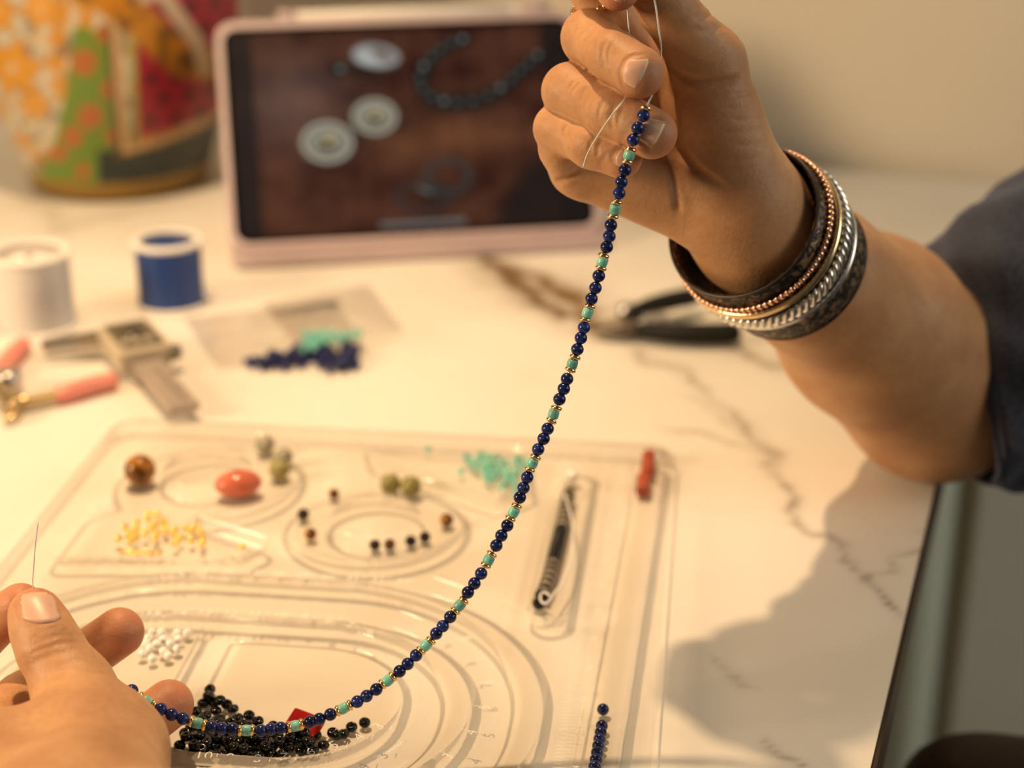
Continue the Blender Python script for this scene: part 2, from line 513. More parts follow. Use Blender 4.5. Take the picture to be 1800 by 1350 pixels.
idx = np.arange((nx + 1) * (ny + 1)).reshape(nx + 1, ny + 1)
top_f = np.stack([idx[:-1, :-1], idx[:-1, 1:], idx[1:, 1:], idx[1:, :-1]], -1).reshape(-1, 4)
def np_mesh(name, V, Fq):
    me = bpy.data.meshes.new(name)
    V = np.asarray(V, dtype=np.float32); Fq = np.asarray(Fq, dtype=np.int32)
    me.vertices.add(len(V)); me.vertices.foreach_set('co', V.ravel())
    me.loops.add(Fq.size); me.loops.foreach_set('vertex_index', Fq.ravel())
    me.polygons.add(len(Fq))
    me.polygons.foreach_set('loop_start', np.arange(0, Fq.size, Fq.shape[1], dtype=np.int32))
    me.update(calc_edges=True); me.validate()
    me.shade_smooth()
    return me
def set_color(me, name, rgb):
    a = me.color_attributes.new(name, 'FLOAT_COLOR', 'POINT')
    c = np.ones((len(me.vertices), 4), dtype=np.float32); c[:, :3] = rgb
    a.data.foreach_set('color', c.ravel())
def set_float(me, name, val):
    a = me.attributes.new(name, 'FLOAT', 'POINT')
    a.data.foreach_set('value', np.asarray(val, dtype=np.float32).ravel())
me = np_mesh('table_top', top_v, top_f)
set_float(me, 'vein', vein); set_float(me, 'warm', warm)
def marble_mat():
    m, nt, b = new_mat('white_marble')
    tc = N(nt, 'ShaderNodeTexCoord')
    av = N(nt, 'ShaderNodeAttribute'); av.attribute_name = 'vein'
    aw = N(nt, 'ShaderNodeAttribute'); aw.attribute_name = 'warm'
    n1 = N(nt, 'ShaderNodeTexNoise'); n1.inputs['Scale'].default_value = 9; n1.inputs['Detail'].default_value = 7
    nt.links.new(tc.outputs['Object'], n1.inputs['Vector'])
    r = ramp(nt, [(0.35, (0.74, 0.69, 0.60)), (0.6, (0.79, 0.75, 0.67))]); nt.links.new(n1.outputs['Fac'], r.inputs['Fac'])
    vc = N(nt, 'ShaderNodeMix', data_type='RGBA'); vc.inputs[6].default_value = (0.13, 0.125, 0.10, 1); vc.inputs[7].default_value = (0.19, 0.105, 0.032, 1)
    nt.links.new(aw.outputs['Fac'], vc.inputs[0])
    mx = N(nt, 'ShaderNodeMix', data_type='RGBA')
    nt.links.new(av.outputs['Fac'], mx.inputs[0]); nt.links.new(r.outputs['Color'], mx.inputs[6]); nt.links.new(vc.outputs[2], mx.inputs[7])
    nt.links.new(mx.outputs[2], b.inputs['Base Color'])
    b.inputs['Roughness'].default_value = 0.42
    b.inputs['Specular IOR Level'].default_value = 0.3
    n2 = N(nt, 'ShaderNodeTexNoise'); n2.inputs['Scale'].default_value = 700
    nt.links.new(tc.outputs['Object'], n2.inputs['Vector'])
    bu = N(nt, 'ShaderNodeBump'); bu.inputs['Strength'].default_value = 0.05; bu.inputs['Distance'].default_value = 0.0005
    nt.links.new(n2.outputs['Fac'], bu.inputs['Height']); nt.links.new(bu.outputs[0], b.inputs['Normal'])
    return m
M_MARBLE = marble_mat()
table = thing('table', 'white marble-look table with brown and grey veins and a dark edge', 'table', (CORNER.x + EB.x * .6 + EF.x * .45, CORNER.y + EB.y * .6 + EF.y * .45, FLOORZ))
obj('table_top', me, M_MARBLE, table)
MT = Matrix((EB, EF, Vector((0, 0, 1)))).transposed().to_4x4(); MT.translation = CORNER
obj('slab', MB().box(0, TX, 0, TY, -0.024, -0.0006, MT).mesh('slab', smooth=False), mat('table_slab', (0.62, 0.55, 0.45), 0.5, var=0.05), table)
M_EDGE = mat('dark_edging', (0.055, 0.035, 0.018), 0.45, var=0.2, scale=40)
b = MB()
b.box(-0.0017, -0.0002, -0.0017, TY, -0.025, -0.0012, MT); b.box(-0.0017, TX, -0.0017, -0.0002, -0.025, -0.0012, MT)
obj('edge_band', b.mesh('edge_band', smooth=False), M_EDGE, table)
M_LEG = mat('table_leg_paint', (0.05, 0.045, 0.04), 0.4, var=0.1)
for ax, ay in ((0.32, 0.30), (1.10, 0.14), (0.32, 0.82), (1.10, 0.82)):
    p0 = MT @ Vector((ax, ay, -0.025)); p1 = MT @ Vector((ax, ay, FLOORZ))
    obj('leg', MB().tube([p0, p0 * .5 + p1 * .5, p1], [0.022, 0.019, 0.015], 16), M_LEG, table)

# ------------------------------------------------------------------ armchair beside the table
arm_tip = D(1668, 1282, 770)                 # rounded front of the padded armrest
M_LEATHER = mat('brown_leather', (0.030, 0.009, 0.003), 0.5, var=0.25, scale=30, bump=0.2, bscale=300)
chair = thing('armchair', 'dark brown leather armchair showing past the table edge', 'chair', (arm_tip.x + .28, arm_tip.y - .18, FLOORZ))
Mc = Matrix.Rotation(math.radians(-14), 4, 'Z'); Mc.translation = (arm_tip.x, arm_tip.y, arm_tip.z)
def pad(x0, x1, y0, y1, z0, z1, r):
    b = MB(); sec = rrect(x0, x1, y0, y1, min(r * 1.6, (x1 - x0) / 2.01, (y1 - y0) / 2.01), 6)
    cx, cy = (x0 + x1) / 2, (y0 + y1) / 2
    rings = [(z0, r)] + [(z1 - r + r * math.sin(t), r * (1 - math.cos(t))) for t in [i * PI / 2 / 6 for i in range(7)]]
    V = [Mc @ Vector((x + (cx - x) * min(1, i_ / ((x1 - x0) / 2)), y + (cy - y) * min(1, i_ / ((y1 - y0) / 2)), z)) for z, i_ in rings for x, y in sec]
    n = len(sec)
    return b.add(V, [tuple(reversed(range(n)))] + [(i * n + k, i * n + (k + 1) % n, (i + 1) * n + (k + 1) % n, (i + 1) * n + k) for i in range(len(rings) - 1) for k in range(n)] + [tuple(range((len(rings) - 1) * n, len(rings) * n))])
obj('armrest', pad(-0.02, 0.42, -0.075, 0.0, -0.06, 0.012, 0.022), M_LEATHER, chair)
obj('armrest', pad(-0.02, 0.42, -0.50, -0.425, -0.06, 0.012, 0.022), M_LEATHER, chair)
obj('seat', pad(0.0, 0.42, -0.43, -0.07, -0.30, -0.18, 0.03), M_LEATHER, chair)
obj('backrest', pad(0.40, 0.48, -0.49, -0.01, -0.28, 0.20, 0.03), M_LEATHER, chair)
for lx in (0.02, 0.42):
    for ly in (-0.46, -0.035):
        obj('leg', MB().tube([Mc @ Vector((lx, ly, -0.05)), Mc @ Vector((lx, ly, FLOORZ - arm_tip.z))], [0.018, 0.013], 12), M_LEG, chair)

# ------------------------------------------------------------------ hands: distance fields polygonised by surface nets
def A(p): return np.array(p, dtype=np.float32)
def DM(px, py, z): return A(D(px, py, z)) * 1000.0
def smin(a, b, k):
    h = np.maximum(k - np.abs(a - b), 0.0) / k
    return np.minimum(a, b) - h * h * k * 0.25
def rcone(P, a, b, ra, rb, flat=None):
    ba = b - a
    t = np.clip((P - a) @ ba / (ba @ ba), 0, 1)
    q = P - a - t[:, None] * ba
    if flat is not None:
        n, s = flat
        q = q + ((q @ n) * (1.0 / s - 1.0))[:, None] * n
    return np.sqrt((q * q).sum(1)) - (ra + (rb - ra) * t)
class Hand:
    def __init__(s, palm, fingers, kp=9.0):
        s.palm = palm            # list of (a, b, ra, rb, flat)
        s.fingers = fingers      # list of chains [(point, radius), ...] starting at the knuckle
        s.kp = kp
        s.cr = []                # creases: (points, depth, width)
    def base(s, P):
        d = None
        for a, b, ra, rb, fl in s.palm:
            e = rcone(P, a, b, ra, rb, fl)
            d = e if d is None else smin(d, e, s.kp)
        for ch in s.fingers:
            df = None
            for (a, ra), (b, rb) in zip(ch[:-1], ch[1:]):
                e = rcone(P, a, b, ra, rb)
                df = e if df is None else smin(df, e, 3.0)
            dm = np.sqrt(((P - ch[0][0]) ** 2).sum(1))
            d = smin(d, df, np.maximum(0.9, 9.0 * (1 - dm / 32.0)))
        return d
    def __call__(s, P):
        d = s.base(P)
        near = np.abs(d) < 6
        if s.cr and near.any():
            Q = P[near]; e = np.zeros(len(Q))
            for pts, dep, w in s.cr:
                c = pts.mean(0); R = np.sqrt(((pts - c) ** 2).sum(1)).max() + 4 * w
                m = ((Q - c) ** 2).sum(1) < R * R
                if not m.any(): continue
                q = Q[m]; best = np.full(len(q), 1e9); tt = np.zeros(len(q))
                for i in range(len(pts) - 1):
                    a, b = pts[i], pts[i + 1]; ba = b - a
                    t = np.clip((q - a) @ ba / (ba @ ba), 0, 1)
                    dd = ((q - a - t[:, None] * ba) ** 2).sum(1)
                    k = dd < best
                    best = np.where(k, dd, best); tt = np.where(k, (i + t) / (len(pts) - 1), tt)
                fade = np.clip(np.minimum(tt, 1 - tt) * 5, 0.0, 1)
                e[m] += dep * fade * (np.exp(-best / (w * w)) - 0.25 * np.exp(-best / (6 * w * w)))
            d[near] += e
        return d
    def cast(s, px, py, f=None):
        """first surface point under photograph points (arrays)"""
        f = f or s.base
        o = A((0, 0, HC)) * 1000.0
        T = np.stack([DM(x, y, 1000.0) for x, y in zip(px, py)]) - o
        L = np.sqrt((T * T).sum(1)); T /= L[:, None]
        t = np.full(len(T), 440.0)
        for _ in range(90):
            d = f(o + T * t[:, None])
            t = t + np.clip(d, -2, 8) * 0.8
            t = np.minimum(t, 1000)
        return o + T * t[:, None]
    def grad(s, P, f, e=0.3, d0=None):
        P = P.astype(np.float32)
        d0 = f(P) if d0 is None else d0
        g = np.stack([f(P + A(v) * e) - d0 for v in ((1, 0, 0), (0, 1, 0), (0, 0, 1))], 1)
        return g / np.maximum(np.sqrt((g * g).sum(1)), 1e-9)[:, None]
    def crease(s, pts, dep, w):
        P = [Vector((x, y, 0)) for x, y in pts]
        S = spline(P, 6)
        c = s.cast([p.x for p in S], [p.y for p in S])
        s.cr.append((c, dep, w))
    def polygonise(s, lo, hi, vox, B=14):
        lo = A(lo); bs = B * vox
        nb = np.ceil((A(hi) - lo) / bs).astype(int)
        I = np.stack(np.meshgrid(*[np.arange(k) for k in nb], indexing='ij'), -1).reshape(-1, 3)
        C = lo + (I + 0.5) * bs
        d = s.base(C)
        I = I[np.abs(d) < bs * 0.87 * 1.12 + 2.0]
        R = np.arange(B + 1)
        loc = np.stack(np.meshgrid(R, R, R, indexing='ij'), -1).reshape(-1, 3)
        W = (nb * B + 2).astype(np.int64)
        cell_keys = []; cell_pos = []; quads = []
        for st in range(0, len(I), 60):
            J = I[st:st + 60]
            g = (J[:, None, :] * B + loc[None])
            P = (lo + g.reshape(-1, 3) * vox).astype(np.float32)
            D_ = s(P).reshape(len(J), B + 1, B + 1, B + 1)
            sg = D_ < 0
            cnt = sum(sg[:, i:B + i, j:B + j, k:B + k].astype(np.int8) for i in (0, 1) for j in (0, 1) for k in (0, 1))
            act = np.argwhere((cnt > 0) & (cnt < 8))
            if len(act) == 0: continue
            n_, x, y, z = act.T
            acc = np.zeros((len(act), 3)); num = np.zeros(len(act))
            cor = [(i, j, k) for i in (0, 1) for j in (0, 1) for k in (0, 1)]
            for ai in range(8):
                for ax in range(3):
                    c0 = cor[ai]
                    if c0[ax]: continue
                    c1 = list(c0); c1[ax] = 1
                    d0 = D_[n_, x + c0[0], y + c0[1], z + c0[2]]; d1 = D_[n_, x + c1[0], y + c1[1], z + c1[2]]
                    m = (d0 < 0) != (d1 < 0)
                    t = np.where(m, d0 / np.where(m, d0 - d1, 1), 0)
                    p = np.stack([np.full(len(act), float(q)) for q in c0], 1)
                    p[:, ax] += t
                    acc += np.where(m[:, None], p, 0); num += m
            gi = J[n_] * B + np.stack([x, y, z], 1)
            cell_keys.append((gi[:, 0].astype(np.int64) * W[1] + gi[:, 1]) * W[2] + gi[:, 2])
            cell_pos.append(lo + (gi + acc / num[:, None]) * vox)
            for ax in range(3):
                sl0 = [slice(None)] + [slice(0, B)] * 3; sl1 = list(sl0); sl1[ax + 1] = slice(1, B + 1)
                s0 = sg[tuple(sl0)]; s1 = sg[tuple(sl1)]
                e = np.argwhere(s0 != s1)
                if len(e) == 0: continue
                flip = s0[tuple(e.T)]
                q = J[e[:, 0]] * B + e[:, 1:]
                u, v = (ax + 1) % 3, (ax + 2) % 3
                ks = []
                for du, dv in ((0, 0), (1, 0), (1, 1), (0, 1)):
                    r = q.copy(); r[:, u] -= du; r[:, v] -= dv
                    ks.append((r[:, 0].astype(np.int64) * W[1] + r[:, 1]) * W[2] + r[:, 2])
                ks = np.stack(ks, 1)
                ks[~flip] = ks[~flip][:, ::-1]
                quads.append(ks)
        K = np.concatenate(cell_keys); V = np.concatenate(cell_pos); Q = np.concatenate(quads)
        o = np.argsort(K); K = K[o]; V = V[o]
        qi = np.searchsorted(K, Q); qi = np.minimum(qi, len(K) - 1)
        ok = (K[qi] == Q).all(1)
        qi = qi[ok]
        V = V.astype(np.float32)
        dd = s(V)
        V = V - s.grad(V, s, d0=dd) * np.clip(dd, -0.6, 0.6)[:, None]
        return V, qi[:, ::-1]
    def nail(s, base0, base1, tip0, tip1, bulge, lift=0.26, nu=11, nv=9, name='fingernail', parent=None):
        """a nail plate laid on the finger: corners in the photograph, thickness and convexity real"""
        us = np.linspace(0, 1, nu); vs_ = np.linspace(0, 1, nv)
        px, py, uu, vv = [], [], [], []
        b0, b1, t0, t1 = A(base0), A(base1), A(tip0), A(tip1)
        ax = ((b0 + b1) - (t0 + t1)); ax = ax / np.hypot(*ax)
        for v in vs_:
            for u in us:
                p = (b0 * (1 - u) + b1 * u) * (1 - v) + (t0 * (1 - u) + t1 * u) * v
                p = p + ax * bulge * (4 * u * (1 - u)) * (1 - v) - ax * bulge * 0.35 * (4 * u * (1 - u)) * v
                px.append(p[0]); py.append(p[1]); uu.append(u); vv.append(v)
        P = s.cast(px, py)
        n = s.grad(P, s.base)
        uu = np.array(uu); vv = np.array(vv)
        h = lift * (0.15 + 0.9 * (4 * uu * (1 - uu)) ** 0.4) * (0.85 - 0.75 * vv ** 5)
        topv = (P + n * h[:, None]) / 1000.0
        bot = (P - n * 0.35) / 1000.0
        V = np.concatenate([topv, bot]); m = nu * nv
        Fs = []
        for j in range(nv - 1):
            for i in range(nu - 1):
                a = j * nu + i
                Fs.append((a, a + 1, a + nu + 1, a + nu)); Fs.append((m + a, m + a + nu, m + a + nu + 1, m + a + 1))
        rim = list(range(nu)) + [j * nu + nu - 1 for j in range(1, nv)] + [(nv - 1) * nu + i for i in range(nu - 2, -1, -1)] + [j * nu for j in range(nv - 2, 0, -1)]
        for i in range(len(rim)):
            a, c = rim[i], rim[(i + 1) % len(rim)]
            Fs.append((a, m + a, m + c, c))
        b = MB().add([tuple(p) for p in V], Fs)
        me = b.mesh(name)
        me.materials.append(M_NAIL); me.materials.append(M_NAILTIP)
        o = obj(name, me, None, parent)
        # pale free edge
        lim = vv[(nv - 2) * nu:].min()
        tipset = [Vector(topv[(nv - 1) * nu + i]) for i in range(nu)]
        for f in me.polygons:
            if min((f.center - t_).length for t_ in tipset) < 0.0006: f.material_index = 1
        return o
    def build(s, name, lo, hi, vox, parent, tips):
        V, Q = s.polygonise(lo, hi, vox)
        me = np_mesh(name, V / 1000.0, Q)
        bl = np.zeros(len(V))
        for c, r in tips:
            bl = np.maximum(bl, np.clip(1.25 - np.sqrt(((V - c) ** 2).sum(1)) / r, 0, 1))
        set_float(me, 'blush', bl * 0.62)
        return obj(name, me, M_SKIN, parent)

# --- right hand and forearm
view = A(FWD)
W_ = (DM(1318, 392, 606)); EL = DM(1640, 682, 748)
fa = (EL - W_) / np.linalg.norm(EL - W_)
R_palm = [
    (DM(1045, 298, 592), DM(1302, 384, 600), 11.5, 16.0, None),      # little-finger side of the palm
    (DM(1110, 205, 606), DM(1310, 360, 606), 11.5, 17.0, None),
    (DM(1135, 130, 603), DM(1310, 330, 604), 12.0, 16.0, None),
    (DM(1243, 112, 581), DM(1296, 318, 592), 12.2, 14.6, None),      # ball of the thumb
    (DM(1255, 215, 588), DM(1300, 350, 596), 14.0, 15.0, None),
    (DM(1290, 360, 600), DM(1345, 425, 622), 19.0, 21.5, None),
    (DM(1330, 408, 615), DM(1430, 490, 656), 22.5, 27.5, None),      # wrist
    (DM(1430, 490, 656), DM(1530, 575, 700), 27.5, 37.0, None),      # forearm
    (DM(1530, 575, 700), DM(1645, 680, 748), 37.0, 40.5, None),
    (DM(1645, 680, 748), DM(1850, 630, 778), 40.0, 40.0, None),      # elbow into the sleeve
]
R_fing = [
    [(DM(1128, 132, 604), 10.5), (DM(1038, -42, 588), 9.6), (DM(1048, -88, 566), 8.6), (DM(1086, -22, 553), 7.5)],           # index
    [(DM(1108, 165, 606), 10.5), (DM(1036, 66, 574), 9.0), (DM(1080, 100, 553), 8.1), (DM(1123, 127, 545), 8.4)],            # middle
    [(DM(1085, 225, 604), 10.5), (DM(1002, 160, 575), 9.0), (DM(1076, 198, 557), 8.2), (DM(1146, 235, 550), 8.2)],           # ring
    [(DM(1045, 290, 598), 10.5), (DM(982, 226, 578), 8.0), (DM(1040, 257, 563), 7.0), (DM(1092, 277, 558), 6.9)],            # little
    [(DM(1245, 112, 581), 12.2), (DM(1172, 12, 566), 9.2), (DM(1150, -30, 561), 8.8), (DM(1118, -72, 556), 8.2)],            # thumb
    [(DM(1030, 300, 600), 9.0), (DM(1008, 300, 590), 7.6), (DM(985, 262, 580), 7.6)],                                        # fold at the little finger
]
person = thing('person', 'person in a dark blue shirt holding up a half-strung bead necklace', 'person', (W_[0] / 1000 + .1, W_[1] / 1000 + .1, 0))
rh = Hand(R_palm, R_fing)
for pts, dep, w in [
    ([(1168, 108), (1182, 124), (1205, 137), (1240, 144), (1275, 143), (1303, 137)], 2.4, 1.4),
    ([(1190, 252), (1205, 275), (1228, 300), (1258, 322), (1290, 338)], 2.4, 1.6),
    ([(1178, 282), (1184, 315), (1190, 350), (1193, 380)], 1.4, 1.3),
    ([(1285, 166), (1308, 166), (1332, 158)], 0.24, 0.8), ([(1262, 186), (1300, 192), (1340, 182)], 0.20, 0.9), ([(1282, 208), (1312, 212), (1348, 203)], 0.22, 0.8),
    ([(1255, 228), (1300, 234), (1350, 224)], 0.18, 1.0), ([(1285, 252), (1320, 256), (1356, 246)], 0.22, 0.8), ([(1250, 270), (1300, 282), (1352, 272)], 0.16, 1.0),
    ([(1262, 20), (1240, 30), (1215, 30)], 0.25, 1.0), ([(1275, 45), (1245, 55), (1215, 52)], 0.22, 1.1),
    ([(1022, 298), (1000, 312), (974, 323)], 1.3, 1.3),
    ([(1068, 66), (1060, 84), (1058, 104), (1064, 124)], 0.42, 0.75), ([(1078, 70), (1070, 88), (1070, 108), (1076, 128)], 0.36, 0.7),
    ([(1052, 64), (1046, 82), (1046, 100)], 0.3, 0.7),
    ([(1020, 40), (1012, 58), (1016, 74)], 0.4, 0.8), ([(1030, 34), (1024, 50), (1026, 66)], 0.3, 0.7),
    ([(1032, 136), (1012, 152), (1002, 170), (1006, 186)], 0.5, 0.9), ([(1020, 134), (1002, 152), (994, 172)], 0.45, 0.8), ([(1040, 146), (1024, 164), (1022, 184)], 0.35, 0.8),
    ([(1086, 178), (1076, 196), (1074, 214), (1080, 230)], 0.4, 0.75), ([(1098, 186), (1088, 204), (1088, 222)], 0.35, 0.7), ([(1064, 172), (1054, 190), (1052, 210)], 0.3, 0.7),
    ([(1000, 216), (990, 232), (992, 250)], 0.45, 0.8), ([(1012, 220), (1002, 238), (1004, 258)], 0.35, 0.75),
    ([(1048, 238), (1038, 254), (1038, 272)], 0.35, 0.7), ([(1060, 244), (1050, 260), (1052, 278)], 0.35, 0.7),
    # fold round the nails
    ([(1142, 97), (1122, 96), (1104, 101), (1092, 118), (1089, 134), (1095, 150), (1110, 161)], 0.55, 0.8),
    ([(1170, 210), (1150, 206), (1132, 212)], 0.5, 0.8), ([(1146, 266), (1132, 256), (1126, 246)], 0.5, 0.8),
    ([(1104, 256), (1088, 260), (1077, 274), (1080, 290)], 0.45, 0.7),
]:
    rh.crease(pts, dep * (1.7 if dep < 0.6 else 1.0), w)
allp = np.concatenate([np.stack([p for p, _ in c]) for c in R_fing] + [np.stack([a, b_]) for a, b_, *_ in R_palm])
right_arm = rh.build('right_arm', allp.min(0) - 48, allp.max(0) + 48, 0.85, person,
                     [(DM(1150, 140, 545), 12), (DM(1175, 245, 550), 12), (DM(1112, 285, 556), 11), (DM(1095, 5, 550), 12)])
for q in (((1107, 103), (1099, 147), (1142, 103), (1117, 157), 7), ((1138, 206), (1124, 246), (1171, 215), (1147, 260), 4),
          ((1094, 262), (1083, 290), (1113, 268), (1101, 298), 5), ((1070, -30), (1098, -40), (1080, 2), (1099, 2), 4)):
    rh.nail(*q, parent=right_arm)

# --- left hand and forearm
LW = DM(160, 1395, 508)
L_palm = [
    (DM(130, 1214, 536), DM(172, 1326, 516), 11.8, 19.5, None),
    (DM(172, 1326, 516), DM(140, 1480, 468), 19.5, 26.0, None),
    (DM(130, 1340, 512), DM(-70, 1372, 508), 19.0, 19.0, None),
    (DM(-70, 1372, 508), DM(120, 1520, 468), 20.0, 24.0, None),
    (DM(140, 1480, 468), A((-90, 352, 52)), 27.0, 23.0, None),
    (A((-90, 352, 52)), A((40, 236, 70)), 24.0, 33.0, None),
    (A((40, 236, 70)), A((120, 165, 82)), 33.0, 40.0, None),
    (A((120, 165, 82)), A((250, 170, 150)), 40.0, 42.0, None),
]
L_fing = [
    [(DM(130, 1212, 536), 12.3), (DM(88, 1140, 541), 10.2), (DM(72, 1105, 544), 9.3), (DM(62, 1080, 546), 8.5)],                              # thumb
    [(DM(-75, 1345, 525), 11.0), (DM(-95, 1200, 578), 9.5), (DM(-30, 1110, 570), 8.3), (DM(36, 1066, 562), 7.7)],                             # index
    [(DM(-30, 1330, 530), 11.0), (DM(40, 1235, 565), 9.5), (DM(140, 1160, 584), 8.6), (DM(210, 1111, 576), 8.3)],                             # middle
    [(DM(0, 1375, 522), 11.0), (DM(120, 1345, 540), 9.3), (DM(232, 1288, 558), 8.4), (DM(297, 1238, 566), 8.2)],                              # ring
    [(DM(40, 1420, 502), 10.0), (DM(130, 1425, 512), 8.4), (DM(210, 1410, 522), 7.4), (DM(255, 1385, 532), 7.0)],                             # little
]
lh = Hand(L_palm, L_fing)
for pts, dep, w in [
    ([(40, 1126), (66, 1120), (95, 1114), (128, 1104)], 0.45, 0.9), ([(38, 1136), (70, 1128), (105, 1118), (138, 1116)], 0.6, 0.9),
    ([(52, 1149), (84, 1137), (118, 1128), (150, 1130)], 0.55, 0.9), ([(60, 1112), (85, 1108), (112, 1100)], 0.35, 0.8),
    ([(50, 1170), (90, 1152), (140, 1142)], 0.3, 1.2), ([(60, 1200), (100, 1176), (150, 1160)], 0.25, 1.6),
    ([(29, 1050), (31, 1072), (40, 1090)], 0.6, 0.8), ([(40, 1090), (60, 1078), (86, 1076), (108, 1088)], 0.5, 0.8), ([(102, 1058), (110, 1074), (108, 1088)], 0.6, 0.8),
    ([(190, 1186), (214, 1212), (240, 1240)], 0.5, 2.5),
]:
    lh.crease(pts, dep, w)
allp = np.concatenate([np.stack([p for p, _ in c]) for c in L_fing] + [np.stack([a, b_]) for a, b_, *_ in L_palm])
left_arm = lh.build('left_arm', allp.min(0) - 48, allp.max(0) + 48, 0.95, person,
                    [(DM(36, 1060, 558), 18), (DM(225, 1105, 572), 17), (DM(310, 1238, 562), 17), (DM(70, 1050, 542), 10)])
lh.nail((40, 1088), (108, 1086), (34, 1046), (94, 1042), 9, 0.3, parent=left_arm)

# --- shirt sleeves
M_SHIRT = None
def shirt_mat():
    m, nt, b = new_mat('heather_navy_jersey')
    tc = N(nt, 'ShaderNodeTexCoord')
    n1 = N(nt, 'ShaderNodeTexNoise'); n1.inputs['Scale'].default_value = 700; n1.inputs['Detail'].default_value = 3
    nt.links.new(tc.outputs['Object'], n1.inputs['Vector'])
    r = ramp(nt, [(0.35, (0.012, 0.014, 0.026)), (0.65, (0.050, 0.055, 0.082))]); nt.links.new(n1.outputs['Fac'], r.inputs['Fac'])
    nt.links.new(r.outputs['Color'], b.inputs['Base Color'])
    b.inputs['Roughness'].default_value = 0.9; b.inputs['Sheen Weight'].default_value = 0.35; b.inputs['Sheen Tint'].default_value = (0.5, 0.6, 0.9, 1)
    bu = N(nt, 'ShaderNodeBump'); bu.inputs['Strength'].default_value = 0.4; bu.inputs['Distance'].default_value = 0.001
    nt.links.new(n1.outputs['Fac'], bu.inputs['Height']); nt.links.new(bu.outputs[0], b.inputs['Normal'])
    return m
M_SHIRT = shirt_mat()
def sleeve(name, cpts, radii, parent, seed, tilt=Vector((0, 0, 0)), squash=None):
    S = spline(cpts, 8); n = len(S); seg = 56
    V = []
    R_ = np.interp(np.linspace(0, len(radii) - 1, n), np.arange(len(radii)), radii)
    nor = None
    for i in range(n):
        t = (S[min(i + 1, n - 1)] - S[max(i - 1, 0)]).normalized()
        nor = (UP - t * UP.dot(t)).normalized(); bi = t.cross(nor)
        for k in range(seg):
            a = 2 * PI * k / seg
            fold = 0.045 * math.sin(3 * a + i * 0.35 + seed) + 0.030 * math.sin(7 * a - i * 0.55 + 2 * seed) + 0.02 * math.sin(11 * a + i * 0.9)
            r = R_[i] * (1 + fold * min(1, 0.35 + i / 10.0))
            p = S[i] + (nor * math.cos(a) + bi * math.sin(a)) * r
            if i < 8: p = p + tilt * ((math.cos(a)) * (1 - i / 8.0))
            V.append(p)
    Fs = [(i * seg + k, i * seg + (k + 1) % seg, (i + 1) * seg + (k + 1) % seg, (i + 1) * seg + k) for i in range(n - 1) for k in range(seg)]
    o = obj(name, MB().add(V, Fs), M_SHIRT, parent)
    so = o.modifiers.new('cloth', 'SOLIDIFY'); so.thickness = 0.0016; so.offset = -1
    # stitched hem: a rolled band round the opening
    ring = [V[k] * 0.9 + V[seg * 1 + k] * 0.1 for k in range(seg)]
    obj('hem', MB().tube(ring, 0.0014, 8, closed=True), M_SHIRT, o)
    ring2 = [V[seg * 3 + k] + (V[seg * 3 + k] - S[3]).normalized() * 0.0003 for k in range(seg)]
    obj('stitching', MB().tube(ring2, 0.0006, 6, closed=True), mat('navy_thread', (0.02, 0.02, 0.03), 0.8), o)
    return o
sleeve('sleeve', [D(1674, 668, 752), D(1720, 652, 752), D(1800, 612, 755), D(1960, 560, 765), D(2200, 450, 790)], [0.0485, 0.056, 0.0665, 0.076, 0.085], person, 1.0)
sleeve('sleeve', [Vector((0.165, 0.163, 0.105)), Vector((0.21, 0.165, 0.13)), Vector((0.27, 0.17, 0.165)), Vector((0.40, 0.20, 0.26))], [0.049, 0.056, 0.064, 0.075], person, 2.0)

# ------------------------------------------------------------------ bracelets and ring (worn, so things of their own)
AXW = Vector(fa)
def ring_pts(c, axis, r, n=96, e=None):
    axis = axis.normalized()
    x = (UP - axis * UP.dot(axis)).normalized(); y = axis.cross(x)
    return [c + (x * math.cos(2 * PI * k / n) + y * math.sin(2 * PI * k / n)) * r for k in range(n)]
WC = D(1322, 404, 612)      # wrist centre under the beaded bangle
def band(c, axis, r, w, th, n=96, prof=9):
    axis = axis.normalized()
    x = (UP - axis * UP.dot(axis)).normalized(); y = axis.cross(x)
    sec = [(r + th, -w / 2 + w * i / prof) for i in range(prof + 1)] + [(r, w / 2 - w * i / prof) for i in range(prof + 1)]
    V = []
    for k in range(n):
        d = x * math.cos(2 * PI * k / n) + y * math.sin(2 * PI * k / n)
        for rr, o_ in sec:
            bulge = 0.0006 * (1 - (2 * o_ / w) ** 2)
            V.append(c + d * (rr + bulge) + axis * o_)
    m = len(sec)
    Fs = [(k * m + i, k * m + (i + 1) % m, ((k + 1) % n) * m + (i + 1) % m, ((k + 1) % n) * m + i) for k in range(n) for i in range(m)]
    return MB().add(V, Fs)
